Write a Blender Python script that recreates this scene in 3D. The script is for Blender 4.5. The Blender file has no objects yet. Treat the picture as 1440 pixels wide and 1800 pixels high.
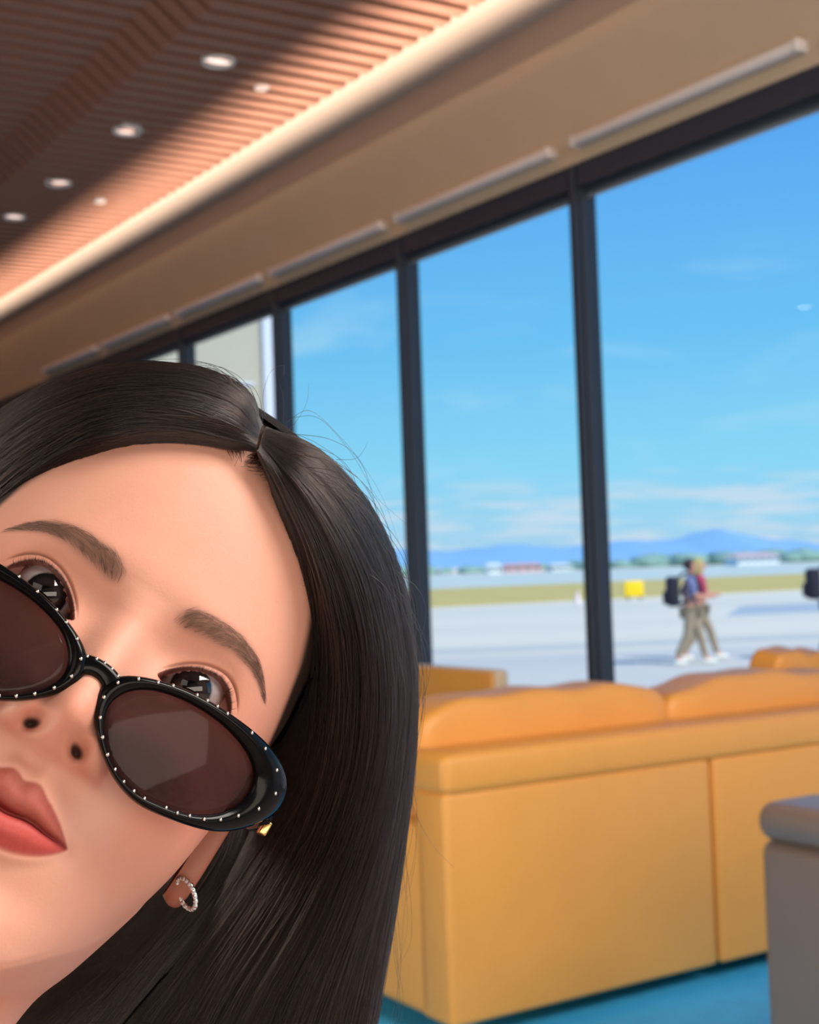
import bpy, bmesh, math, random
import numpy as np
from mathutils import Vector, Matrix
random.seed(7); rng = np.random.default_rng(7)
SC = bpy.context.scene
COL = SC.collection
PI = math.pi

# ------------------------------------------------------------------ camera
FPX = 2500.0
CAM = np.array([0, 0, 1.35])
pitch = math.atan(100 / FPX); roll = math.atan(.035)
cF = np.array([0, math.cos(pitch), math.sin(pitch)])
_R0 = np.array([1., 0, 0]); _U0 = np.array([0, -math.sin(pitch), math.cos(pitch)])
cR = math.cos(roll) * _R0 - math.sin(roll) * _U0
cU = math.sin(roll) * _R0 + math.cos(roll) * _U0
cam = bpy.data.cameras.new('camera'); camo = bpy.data.objects.new('camera', cam); COL.objects.link(camo)
M = Matrix(((cR[0], cU[0], -cF[0], CAM[0]), (cR[1], cU[1], -cF[1], CAM[1]), (cR[2], cU[2], -cF[2], CAM[2]), (0, 0, 0, 1)))
camo.matrix_world = M
cam.sensor_fit = 'HORIZONTAL'; cam.sensor_width = 36; cam.lens = FPX / 1440 * 36
cam.clip_start = .02; cam.clip_end = 30000
cam.dof.use_dof = True; cam.dof.focus_distance = .492; cam.dof.aperture_fstop = 24
SC.camera = camo

# ------------------------------------------------------------------ colour management, sky, sun, added fill lights
vs = SC.view_settings
vs.view_transform = 'Standard'; vs.look = 'None'; vs.gamma = 1; vs.exposure = 0.0; vs.use_curve_mapping = False
SC.cycles.max_bounces = 7; SC.cycles.transparent_max_bounces = 16
SC.cycles.use_denoising = True
SC.cycles.caustics_reflective = False; SC.cycles.caustics_refractive = False
SC.cycles.sample_clamp_indirect = 4

def lin(c):
    c = np.asarray(c, float) / 255.
    return tuple(np.where(c <= .04045, c / 12.92, ((c + .055) / 1.055) ** 2.4))
def lin4(c): return (*lin(c), 1.)

class NT:
    """small node helper"""
    def __init__(s, tree): s.t = tree; s.t.nodes.clear()
    def n(s, typ, **kw):
        nd = s.t.nodes.new(typ)
        for k, v in kw.items():
            if k.startswith('_'): nd.inputs[int(k[1:])].default_value = v
            else: setattr(nd, k, v)
        return nd
    def l(s, a, b): s.t.links.new(a, b)
    def math(s, op, a, b=None, c=None, clamp=False):
        nd = s.t.nodes.new('ShaderNodeMath'); nd.operation = op; nd.use_clamp = clamp
        for i, v in enumerate((a, b, c)):
            if v is None: continue
            if hasattr(v, 'links'): s.t.links.new(v, nd.inputs[i])
            else: nd.inputs[i].default_value = v
        return nd.outputs[0]
    def mix(s, f, a, b):
        nd = s.t.nodes.new('ShaderNodeMix'); nd.data_type = 'RGBA'
        for i, v in ((0, f), (6, a), (7, b)):
            if hasattr(v, 'links'): s.t.links.new(v, nd.inputs[i])
            else: nd.inputs[i].default_value = v
        return nd.outputs[2]
    def ramp(s, f, stops):
        nd = s.t.nodes.new('ShaderNodeValToRGB'); el = nd.color_ramp.elements
        while len(el) < len(stops): el.new(.5)
        for e, (p, c) in zip(el, stops): e.position = p; e.color = c
        s.t.links.new(f, nd.inputs[0]); return nd.outputs[0]

W = bpy.data.worlds.new('sky'); SC.world = W; W.use_nodes = True
k = NT(W.node_tree)
tc = k.n('ShaderNodeTexCoord'); sx = k.n('ShaderNodeSeparateXYZ'); k.l(tc.outputs['Generated'], sx.inputs[0])
el = k.math('ARCSINE', sx.outputs[2]); eld = k.math('MULTIPLY', el, 180 / PI)
sky = k.ramp(k.math('DIVIDE', eld, 60, clamp=True), [
    (0.0, lin4((178, 214, 240))), (1.5 / 60, lin4((165, 220, 250))), (4 / 60, lin4((143, 220, 254))), (9 / 60, lin4((113, 200, 252))),
    (17 / 60, lin4((92, 172, 249))), (24 / 60, lin4((84, 162, 245))), (1, lin4((62, 130, 225)))])
az = k.math('ARCTAN2', sx.outputs[0], sx.outputs[1])
cv = k.n('ShaderNodeCombineXYZ'); k.l(k.math('MULTIPLY', az, 9), cv.inputs[0]); k.l(k.math('MULTIPLY', eld, 1.1), cv.inputs[1])
nz = k.n('ShaderNodeTexNoise'); nz.inputs['Scale'].default_value = 1.6; nz.inputs['Detail'].default_value = 6; nz.inputs['Roughness'].default_value = .55
k.l(cv.outputs[0], nz.inputs['Vector'])
# low cumulus / haze bank close to the horizon
band = k.n('ShaderNodeMapRange', interpolation_type='SMOOTHSTEP'); k.l(eld, band.inputs[0])
for i, v in enumerate((2.2, 4.4, 1., 0.)): band.inputs[i + 1].default_value = v
cum = k.n('ShaderNodeMapRange', interpolation_type='SMOOTHSTEP'); k.l(k.math('ADD', nz.outputs[0], k.math('MULTIPLY', band.outputs[0], .13)), cum.inputs[0])
for i, v in enumerate((.55, .74, 0., 1.)): cum.inputs[i + 1].default_value = v
cumf = k.math('MULTIPLY', cum.outputs[0], k.math('MULTIPLY', band.outputs[0], .75))
# thin streaks higher up
cv2 = k.n('ShaderNodeCombineXYZ'); k.l(k.math('MULTIPLY', az, 7), cv2.inputs[0]); k.l(k.math('MULTIPLY', eld, .42), cv2.inputs[1]); cv2.inputs[2].default_value = 3.7
nz2 = k.n('ShaderNodeTexNoise'); nz2.inputs['Scale'].default_value = 1.1; nz2.inputs['Detail'].default_value = 5; nz2.inputs['Distortion'].default_value = .6
k.l(cv2.outputs[0], nz2.inputs['Vector'])
cir = k.n('ShaderNodeMapRange', interpolation_type='SMOOTHSTEP'); k.l(nz2.outputs[0], cir.inputs[0])
for i, v in enumerate((.5, .78, 0., .45)): cir.inputs[i + 1].default_value = v
hi = k.n('ShaderNodeMapRange', interpolation_type='SMOOTHSTEP'); k.l(eld, hi.inputs[0])
for i, v in enumerate((13.5, 8.5, 0., 1.)): hi.inputs[i + 1].default_value = v
c1 = k.mix(k.math('MULTIPLY', cir.outputs[0], hi.outputs[0]), sky, lin4((190, 232, 255)))
c2 = k.mix(cumf, c1, lin4((214, 230, 245)))
low = k.math('LESS_THAN', eld, -0.6)
c3 = k.mix(low, c2, lin4((150, 160, 165)))
bg = k.n('ShaderNodeBackground'); k.l(c3, bg.inputs[0]); bg.inputs[1].default_value = 1.0
wo = k.n('ShaderNodeOutputWorld'); k.l(bg.outputs[0], wo.inputs[0])

sun = bpy.data.lights.new('sun', 'SUN'); sun.energy = 4.1; sun.angle = .02; sun.color = (1, .95, .86)
suno = bpy.data.objects.new('sun', sun); COL.objects.link(suno)
suno.rotation_euler = Vector((-.60, .74, -.95)).to_track_quat('-Z', 'Y').to_euler()

def area(name, loc, target, sx_, sy_, power, col, spread=PI):
    l = bpy.data.lights.new(name, 'AREA'); l.shape = 'RECTANGLE'; l.size = sx_; l.size_y = sy_; l.energy = power; l.color = col; l.spread = spread
    o = bpy.data.objects.new(name, l); COL.objects.link(o); o.location = loc
    o.rotation_euler = (Vector(target) - Vector(loc)).to_track_quat('-Z', 'Y').to_euler()
    return o
# added unseen fill lights overhead, left and behind, brightening face and sofa
area('overhead_fill', (-1.6, -2.2, 3.5), (-.1, .6, 1.4), 2.2, 1.6, 12, (1, .87, .76))
area('overhead_fill', (2.4, .3, 3.6), (.7, 2.9, .8), 2.0, 1.6, 195, (1, .90, .82))
area('left_fill', (-4.6, 1.2, 1.7), (.4, 3.2, 1.0), 4.0, 2.4, 158, (1, .91, .80))
area('back_fill', (1.5, -2.9, 1.5), (.0, 1.0, 1.2), 6.0, 1.5, 102, (1, .85, .72))
# added unseen narrow-beam strip at the window ledge, brightening the ceiling margin
_d = np.array([-.84484, -.53502, 0]); _o = np.array([3.7257, 2.3594, 0])
_c = _o + _d * .15 + np.array([-.53502, .84484, 0]) * 8 + np.array([0, 0, .3])
up = area('ledge_fill_strip', _c, _c + _d * .5 + np.array([0, 0, 3.7]), .05, 20, 165, (1, .84, .70), math.radians(13.5))
_z = -(Vector(_d * .5) + Vector((0, 0, 3.7))).normalized()
_y = Vector((-.53502, .84484, 0)); _x = _y.cross(_z)
up.matrix_world = Matrix(((_x[0], _y[0], _z[0], _c[0]), (_x[1], _y[1], _z[1], _c[1]), (_x[2], _y[2], _z[2], _c[2]), (0, 0, 0, 1)))

# ------------------------------------------------------------------ helpers
def px(x, y, depth):                        # point seen at pixel (x, y) of the 1440x1800 frame, depth metres along the view axis
    return CAM + depth * (cF + (x - 720) / FPX * cR - (y - 900) / FPX * cU)
def ray(x, y): return cF + (x - 720) / FPX * cR - (y - 900) / FPX * cU
# lounge axes: u runs along the window wall (away to the left), v into the room, z up
EU = np.array([-.53502, .84484, 0]); EV = np.array([-.84484, -.53502, 0]); DW = 4.41
ORG = np.array([-EV[0] * DW, -EV[1] * DW, 0])
def uv(u, v, z): return ORG + EU * u + EV * v + np.array([0, 0, z])
def on_z(x, y, z):
    r = ray(x, y); return CAM + r * ((z - CAM[2]) / r[2])
ROOM = Matrix(((EU[0], EV[0], 0, ORG[0]), (EU[1], EV[1], 0, ORG[1]), (0, 0, 1, 0), (0, 0, 0, 1)))
# (EU, EV, z) is right handed: EU x EV = +z

def material(name, col, rough=.5, spec=.5, metal=0, noise=0, nscale=20, bump=0, bscale=80, coat=0, emit=None, estr=0, sss=0, stretch=None):
    m = bpy.data.materials.new(name); m.use_nodes = True
    t = NT(m.node_tree)
    b = t.n('ShaderNodeBsdfPrincipled'); o = t.n('ShaderNodeOutputMaterial'); t.l(b.outputs[0], o.inputs[0])
    c = lin4(col)
    b.inputs['Roughness'].default_value = rough; b.inputs['Metallic'].default_value = metal
    b.inputs['Specular IOR Level'].default_value = spec; b.inputs['Coat Weight'].default_value = coat
    if coat: b.inputs['Coat Roughness'].default_value = .05
    if emit: b.inputs['Emission Color'].default_value = lin4(emit); b.inputs['Emission Strength'].default_value = estr
    tcn = t.n('ShaderNodeTexCoord')
    vec = tcn.outputs['Object']
    if stretch:
        mp = t.n('ShaderNodeMapping'); mp.inputs['Scale'].default_value = stretch; t.l(vec, mp.inputs[0]); vec = mp.outputs[0]
    if noise:
        nn = t.n('ShaderNodeTexNoise'); nn.inputs['Scale'].default_value = nscale; nn.inputs['Detail'].default_value = 4; t.l(vec, nn.inputs['Vector'])
        a = tuple(min(1, x * (1 - noise)) for x in c[:3]) + (1,); d = tuple(min(1, x * (1 + noise)) for x in c[:3]) + (1,)
        t.l(t.mix(nn.outputs[0], a, d), b.inputs['Base Color'])
    else: b.inputs['Base Color'].default_value = c
    if bump:
        nb = t.n('ShaderNodeTexNoise'); nb.inputs['Scale'].default_value = bscale; nb.inputs['Detail'].default_value = 3; t.l(vec, nb.inputs['Vector'])
        bp = t.n('ShaderNodeBump'); bp.inputs['Strength'].default_value = bump; bp.inputs['Distance'].default_value = .01
        t.l(nb.outputs[0], bp.inputs['Height']); t.l(bp.outputs[0], b.inputs['Normal'])
    m['bsdf'] = b.name
    return m
def bsdf(m): return m.node_tree.nodes[m['bsdf']]

def link(o, parent=None):
    COL.objects.link(o)
    if parent is not None: o.parent = parent; o.matrix_parent_inverse = parent.matrix_world.inverted() if False else Matrix()
    return o
def mesh_obj(name, verts, faces, mat, parent=None, smooth=False, origin=None):
    verts = np.asarray(verts, float)
    me = bpy.data.meshes.new(name)
    if origin is not None: verts = verts - np.asarray(origin)
    me.from_pydata([tuple(v) for v in verts], [], [tuple(map(int, f)) for f in faces]) if len(verts) < 20000 else big_mesh(me, verts, faces)
    me.update()
    if smooth: me.polygons.foreach_set('use_smooth', [True] * len(me.polygons))
    if mat: me.materials.append(mat)
    o = bpy.data.objects.new(name, me); link(o, parent)
    if origin is not None and parent is None: o.location = origin
    return o
def big_mesh(me, v, f):
    f = np.asarray(f, np.int32); nf, q = f.shape
    me.vertices.add(len(v)); me.vertices.foreach_set('co', np.asarray(v, np.float32).ravel())
    me.loops.add(nf * q); me.loops.foreach_set('vertex_index', f.ravel())
    me.polygons.add(nf); me.polygons.foreach_set('loop_start', np.arange(0, nf * q, q, dtype=np.int32))
    me.validate()
def bm_obj(name, bm, mat, parent=None, smooth=False):
    me = bpy.data.meshes.new(name); bmesh.ops.recalc_face_normals(bm, faces=bm.faces); bm.to_mesh(me); bm.free()
    if smooth: me.polygons.foreach_set('use_smooth', [True] * len(me.polygons))
    if mat: me.materials.append(mat)
    return link(bpy.data.objects.new(name, me), parent)
def bm_box(bm, lo, hi, bev=0, seg=2, mat4=None):
    r = bmesh.ops.create_cube(bm, size=1)
    vs_ = r['verts']
    for v in vs_: v.co = Vector([lo[i] + (v.co[i] + .5) * (hi[i] - lo[i]) for i in range(3)])
    if bev:
        es = list({e for v in vs_ for e in v.link_edges})
        r2 = bmesh.ops.bevel(bm, geom=es, offset=bev, segments=seg, profile=.5, affect='EDGES')
        vs_ = list({v for f in r2['faces'] for v in f.verts} | {v for v in vs_ if v.is_valid})
    if mat4 is not None:
        for v in vs_: v.co = mat4 @ v.co
    return vs_
def box(name, lo, hi, mat, parent=None, bev=0, seg=3, room=False, smooth=None):
    """box given in parent's (or room) coordinates"""
    bm = bmesh.new(); bm_box(bm, lo, hi, bev, seg)
    o = bm_obj(name, bm, mat, parent, smooth=bool(bev) if smooth is None else smooth)
    if room: o.matrix_world = ROOM
    return o
def empty(name, mat4):
    o = bpy.data.objects.new(name, None); COL.objects.link(o); o.matrix_world = mat4; o.empty_display_size = .1
    return o
def tag(o, label=None, cat=None, group=None, kind=None):
    if label: o['label'] = label
    if cat: o['category'] = cat
    if group: o['group'] = group
    if kind: o['kind'] = kind
    return o
def room_at(u, v, z=0, rot=0):
    return ROOM @ Matrix.Translation((u, v, z)) @ Matrix.Rotation(rot, 4, 'Z')
def lathe(bm, prof, n=24, mat4=None):
    rings = []
    for r, z in prof:
        rings.append([bm.verts.new((r * math.cos(2 * PI * i / n), r * math.sin(2 * PI * i / n), z)) for i in range(n)])
    for a, b in zip(rings, rings[1:]):
        for i in range(n): bm.faces.new((a[i], a[(i + 1) % n], b[(i + 1) % n], b[i]))
    bm.faces.new(rings[0][::-1]); bm.faces.new(rings[-1])
    if mat4 is not None:
        for rg in rings:
            for v in rg: v.co = mat4 @ v.co
def catmull(P, n):
    """resample polyline P (k,3) smoothly to n points"""
    P = np.asarray(P, float); Q = np.vstack([2 * P[0] - P[1], P, 2 * P[-1] - P[-2]])
    t = np.linspace(0, len(P) - 1, n); i = np.minimum(t.astype(int), len(P) - 2); f = (t - i)[:, None]
    a, b, c, d = Q[i], Q[i + 1], Q[i + 2], Q[i + 3]
    return .5 * (2 * b + (c - a) * f + (2 * a - 5 * b + 4 * c - d) * f ** 2 + (3 * b - a - 3 * c + d) * f ** 3)
def catw(G, s):
    """interpolate guides G (m,K,3) at parameter s in [0,1] (vector)"""
    G = np.asarray(G); Q = np.concatenate([2 * G[:1] - G[1:2], G, 2 * G[-1:] - G[-2:-1]])
    t = np.clip(s, 0, 1) * (len(G) - 1); i = np.minimum(t.astype(int), len(G) - 2); f = (t - i)[:, None, None]
    a, b, c, d = Q[i], Q[i + 1], Q[i + 2], Q[i + 3]
    return .5 * (2 * b + (c - a) * f + (2 * a - 5 * b + 4 * c - d) * f ** 2 + (3 * b - a - 3 * c + d) * f ** 3)
def tube(P, rad, n=10, closed=False):
    """verts, faces of a swept tube"""
    P = np.asarray(P, float); m = len(P); rad = np.broadcast_to(rad, (m,))
    T = np.gradient(P, axis=0) if not closed else np.roll(P, -1, 0) - np.roll(P, 1, 0)
    T /= np.linalg.norm(T, axis=1)[:, None]
    ref = np.array([0, 0, 1.]) if abs(T[0][2]) < .9 else np.array([1., 0, 0])
    N = np.cross(T[0], ref); N /= np.linalg.norm(N); V = []
    for i in range(m):
        N = N - T[i] * (N @ T[i]); N /= np.linalg.norm(N); B = np.cross(T[i], N)
        for j in range(n):
            a = 2 * PI * j / n; V.append(P[i] + rad[i] * (math.cos(a) * N + math.sin(a) * B))
    Fc = []
    for i in range(m if closed else m - 1):
        for j in range(n):
            i2 = (i + 1) % m; Fc.append((i * n + j, i * n + (j + 1) % n, i2 * n + (j + 1) % n, i2 * n + j))
    if not closed: Fc += [tuple(range(n))[::-1], tuple(range((m - 1) * n, m * n))]
    return V, Fc

# ------------------------------------------------------------------ materials
m_plaster = material('plaster', (182, 162, 146), .85, noise=.04, nscale=6)
m_soffit = material('soffit_paint', (178, 158, 134), .8, noise=.05, nscale=3)
m_fascia = material('fascia_paint', (146, 126, 113), .8, noise=.04, nscale=4)
m_slat = material('slat_wood', (140, 96, 77), .6, noise=.18, nscale=6, stretch=(9, 1, 9), bump=.08, bscale=60)
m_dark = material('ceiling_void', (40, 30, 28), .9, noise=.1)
m_alu = material('dark_aluminium', (40, 46, 58), .45, spec=.5, noise=.06, nscale=8)
m_alu_edge = material('gasket_grey', (120, 125, 130), .5, noise=.05)
m_wall = material('wall_paint', (190, 172, 155), .85, noise=.04, nscale=3)
m_carpet = material('blue_carpet', (66, 184, 255), .6, noise=.2, nscale=14, bump=.4, bscale=300)
m_bounce_floor = material('warm_bounce_floor', (188, 172, 162), .4, noise=.08, nscale=1.2)  # colour made up for warm bounce light on the face; floor unseen
m_orange = material('orange_leather', (233, 162, 74), .42, spec=.5, noise=.06, nscale=5, bump=.15, bscale=180)
m_cream = material('cream_leather', (225, 200, 160), .5, noise=.04, bump=.1, bscale=150)
m_taupe = material('taupe_leather', (124, 106, 96), .35, spec=.6, noise=.05, nscale=6, bump=.12, bscale=180)
m_steel = material('steel', (150, 150, 155), .35, metal=1, noise=.05)
m_white = material('white_plastic', (225, 220, 215), .5, noise=.03)
m_lamp = material('lamp_lens', (255, 230, 215), .4, emit=(255, 226, 210), estr=1.4)
m_blind = material('blind_grey', (206, 198, 194), .6, noise=.05, nscale=10)
m_tarmac = None

def glass_mat():
    m = bpy.data.materials.new('window_glass'); m.use_nodes = True; t = NT(m.node_tree)
    tr = t.n('ShaderNodeBsdfTransparent'); tr.inputs[0].default_value = (.97, .985, .985, 1)
    gl = t.n('ShaderNodeBsdfGlossy'); gl.inputs['Roughness'].default_value = .0
    lw = t.n('ShaderNodeLayerWeight'); lw.inputs[0].default_value = .5
    f = t.math('ADD', .02, t.math('MULTIPLY', t.math('POWER', lw.outputs[1], 5), .3))
    mx = t.n('ShaderNodeMixShader'); t.l(f, mx.inputs[0]); t.l(tr.outputs[0], mx.inputs[1]); t.l(gl.outputs[0], mx.inputs[2])
    o = t.n('ShaderNodeOutputMaterial'); t.l(mx.outputs[0], o.inputs[0]); return m
m_glass = glass_mat()

# ------------------------------------------------------------------ room shell
ULO, UHI, VHI = -4.0, 18.0, 9.0
floor_ = tag(box('floor', (ULO, -.05, -.12), (UHI, VHI, -.012), m_bounce_floor, room=True), kind='structure')
carpet_ = tag(box('carpet', (.9, .04, -.012), (15, 4.9, 0), m_carpet, bev=.004, room=True), 'blue carpet on the floor under the sofas along the window wall', 'carpet')
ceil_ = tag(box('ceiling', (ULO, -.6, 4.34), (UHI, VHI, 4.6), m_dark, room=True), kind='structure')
tag(box('wall_left', (ULO, VHI, -.1), (UHI, VHI + .2, 4.6), m_wall, room=True), kind='structure')
tag(box('wall_far', (UHI, -.2, -.1), (UHI + .2, VHI + .2, 4.6), m_wall, room=True), kind='structure')
tag(box('wall_back', (ULO - .2, -.2, -.1), (ULO, VHI + .2, 4.6), m_wall, room=True), kind='structure')
# ceiling edge: plaster margin, fascia and coved soffit above the glazing (profile in v,z extruded along u)
def extrude_u(name, prof, mat, u0=ULO, u1=UHI, smooth=False):
    n = len(prof); V = [(u0, v, z) for v, z in prof] + [(u1, v, z) for v, z in prof]
    F = [(i, (i + 1) % n, n + (i + 1) % n, n + i) for i in range(n)] + [tuple(range(n))[::-1], tuple(range(n, 2 * n))]
    o = mesh_obj(name, V, F, mat); o.matrix_world = ROOM; return tag(o, kind='structure')
extrude_u('trim_1', [(.62, 4.34), (.62, 4.06), (.17, 3.995), (.165, 4.34)], m_plaster)      # plaster margin beside the slats
extrude_u('trim_2', [(.17, 3.992), (.165, 3.835), (.10, 3.835), (.10, 4.34), (.16, 4.34)], m_fascia)
cove = [(.163, 3.834), (.150, 3.76), (.118, 3.66), (.085, 3.55), (.06, 3.45), (.045, 3.36), (.04, 3.28)]
extrude_u('trim_3', cove + [(-.12, 3.28), (-.12, 3.834)], m_soffit)
box('wall_right', (ULO, -.25, 3.27), (UHI, -.12, 4.6), m_wall, room=True)['kind'] = 'structure'
# slats: folded bars running across the ceiling towards the window
def slat_mesh():
    zs = [(.52, 4.0), (1.62, 4.0), (1.78, 4.13), (7.4, 4.13)]; V = []; F = []; hw = .046
    for v, z in zs: V += [(-hw, v, z), (hw, v, z), (hw, v, z + .13), (-hw, v, z + .13)]
    for i in range(3):
        for j in range(4): F.append((4 * i + j, 4 * i + (j + 1) % 4, 4 * i + 4 + (j + 1) % 4, 4 * i + 4 + j))
    F += [(3, 2, 1, 0), (12, 13, 14, 15)]
    me = bpy.data.meshes.new('slat'); me.from_pydata(V, [], F); me.materials.append(m_slat); return me
sm = slat_mesh(); SP = .147
for i in range(95):
    o = bpy.data.objects.new('slat', sm); COL.objects.link(o); o.parent = ceil_
    o.location = (3.3 + i * SP, 0, 0)

# windows
m_u = [3.73 + 1.605 * i for i in range(-3, 9)]
HEAD = 3.17
for i in range(len(m_u) - 1):
    a, b = m_u[i], m_u[i + 1]
    bm = bmesh.new(); bm_box(bm, (a + .035, -.06, HEAD), (b - .035, .03, 3.285)); bm_box(bm, (a + .035, -.03, HEAD - .03), (b - .035, .0, HEAD))
    w = tag(bm_obj('window_%d' % (i + 1), bm, m_alu), kind='structure'); w.matrix_world = ROOM
    bm = bmesh.new(); bm_box(bm, (a - .035, -.09, 0), (a + .035, .005, 3.285), .006, 1); bm_box(bm, (a - .022, .005, 0), (a + .022, .04, 3.285), .004, 1)
    bm_obj('mullion', bm, m_alu, w)
    bm = bmesh.new(); bm_box(bm, (a + .035, -.05, HEAD - .045), (b - .035, -.03, HEAD - .03)); bm_obj('gasket', bm, m_alu_edge, w)
    bm = bmesh.new(); bm_box(bm, (a + .03, -.045, .12), (b - .03, -.033, HEAD)); bm_obj('pane', bm, m_glass, w)
    bm = bmesh.new(); bm_box(bm, (a + .035, -.09, 0), (b - .035, .03, .12)); bm_obj('sill', bm, m_alu, w)
# the pale blind cassettes above each bay
for i in range(2, 9):
    a, b = m_u[i] + .1, m_u[i + 1] - .1
    r = empty('roller_blind', room_at((a + b) / 2, .09, 3.365)); L = (b - a) / 2
    bm = bmesh.new(); bm_box(bm, (-L, -.05, -.024), (L, .02, .024), .016, 3); bm_obj('cassette', bm, m_blind, r, True)
    for s in (-1, 1):
        bm = bmesh.new(); bm_box(bm, (s * L - .012, -.052, -.027), (s * L + .012, .022, .027), .008, 2); bm_obj('end_cap', bm, m_blind, r, True)
    nm = {2: 'above the bay cut off by the right edge', 3: 'above the bay where the walkers show', 4: 'above the second sky bay from the right',
          5: 'above the narrow blue bay', 6: 'above the bay showing the annex', 7: 'second smallest, over the hair', 8: 'smallest and farthest'}[i]
    tag(r, 'pale grey roller blind cassette ' + nm, 'blind', 'blind cassettes above the windows')

# recessed downlights
def downlight(u, v, rad, label, grp, z=4.0, lm=None):
    r = empty('downlight', room_at(u, v, z))
    bm = bmesh.new(); lathe(bm, [(rad * .86, .03), (rad * .86, -.004), (rad, -.01), (rad * 1.08, -.004), (rad * 1.08, .03)], 28)
    bm_obj('trim_ring', bm, m_white, r, True)
    bm = bmesh.new(); lathe(bm, [(rad * .84, .012), (rad * .80, .004), (rad * .5, .0)], 28); bm_obj('lens', bm, lm or m_lamp, r, True)
    tag(r, label, 'lamp', grp)
g = 'round downlights between the ceiling slats'
downlight(11.0, 7.82, .085, 'bright white downlight, mirrored in the glass near the right photo edge', None, 4.13, material('bright_lamp_lens', (255, 244, 232), .4, emit=(255, 246, 236), estr=32))
downlight(6.60, 1.30, .082, 'round ceiling downlight nearest the camera, highest of the large ones', g)
downlight(7.88, 1.30, .082, 'round ceiling downlight second from the top, in the dark slats', g)
downlight(9.14, 1.30, .082, 'round ceiling downlight third from the top, in the dark slats', g)
downlight(10.12, 1.30, .075, 'dim round ceiling downlight at the left edge of the photo', g)
downlight(6.85, .93, .036, 'small spot light at the edge of the lit slats, upper one', 'small spots in the slats')
downlight(9.45, .90, .036, 'small spot light among the lit slats, lower one', 'small spots in the slats')

# ------------------------------------------------------------------ outdoors
GZ = -.33
def ground_mat():
    m = bpy.data.materials.new('apron_concrete'); m.use_nodes = True; t = NT(m.node_tree)
    b = t.n('ShaderNodeBsdfPrincipled'); o = t.n('ShaderNodeOutputMaterial'); t.l(b.outputs[0], o.inputs[0]); b.inputs['Roughness'].default_value = .8
    g = t.n('ShaderNodeTexCoord'); s = t.n('ShaderNodeSeparateXYZ'); t.l(g.outputs['Object'], s.inputs[0])
    d = t.math('SUBTRACT', s.outputs[1], t.math('MULTIPLY', s.outputs[0], .12))
    mp = t.n('ShaderNodeMapping'); mp.inputs['Scale'].default_value = (.03, .22, 1); t.l(g.outputs['Object'], mp.inputs[0])
    n = t.n('ShaderNodeTexNoise'); n.inputs['Scale'].default_value = 1.; n.inputs['Detail'].default_value = 5; t.l(mp.outputs[0], n.inputs['Vector'])
    base = t.mix(n.outputs[0], lin4((206, 200, 182)), lin4((240, 232, 206)))
    r = t.ramp(t.math('DIVIDE', d, 60, clamp=True), [(0, (.86, .9, 1, 1)), (.42, (.86, .9, 1, 1)), (.455, (1, 1, 1, 1)), (.463, (.74, .8, .88, 1)), (.49, (.78, .83, .9, 1)), (.50, (1, 1, 1, 1)), (1, (1, 1, 1, 1))])  # the dark band is a shadow painted into the concrete colour
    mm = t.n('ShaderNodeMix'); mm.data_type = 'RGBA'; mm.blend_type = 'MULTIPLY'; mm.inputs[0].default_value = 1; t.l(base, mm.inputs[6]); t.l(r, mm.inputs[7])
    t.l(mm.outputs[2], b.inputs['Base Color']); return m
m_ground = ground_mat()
m_grass = material('dry_grass', (202, 182, 104), .95, noise=.12, nscale=.3)
m_strip = material('pale_taxiway', (196, 208, 196), .9, noise=.06, nscale=.05)
m_shadow = material('apron_shadow', (172, 184, 188), .9, noise=.08, nscale=.3)
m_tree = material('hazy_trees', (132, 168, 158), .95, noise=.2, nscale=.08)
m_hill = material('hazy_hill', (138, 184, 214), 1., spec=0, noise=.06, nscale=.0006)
def slab(name, pts, z0, z1, mat):
    n = len(pts); V = [(p[0], p[1], z0) for p in pts] + [(p[0], p[1], z1) for p in pts]
    return mesh_obj(name, V, [tuple(range(n))[::-1], tuple(range(n, 2 * n))] + [(i, (i + 1) % n, n + (i + 1) % n, n + i) for i in range(n)], mat)
def wv(u, v): return tuple(uv(u, v, 0)[:2])
tag(slab('ground', [(-400, -60), (900, -60), (1500, 12000), (-3500, 12000)], GZ - .3, GZ, m_ground), kind='structure')
dS = np.array([.9, .436])
def on_line(p, s): return (p[0] + dS[0] * s, p[1] + dS[1] * s)
tag(slab('field', [on_line((.83, 60.7), -60), on_line((.83, 60.7), 200), on_line((1.6, 112.8), 260), on_line((1.6, 112.8), -110)], GZ - .02, GZ + .03, m_grass), kind='structure')
tag(slab('path', [on_line((1.6, 113.2), -140), on_line((1.6, 113.2), 330), on_line((2, 290), 500), on_line((2, 290), -300)], GZ - .02, GZ + .02, m_strip), kind='structure')
tag(slab('apron_shadow_slab', [(9.0, 41), (40, 47), (40, 55), (11.3, 49)], GZ - .02, GZ + .012, m_shadow), kind='structure')  # thin slab whose darker colour stands for a shadow on the apron
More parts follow.
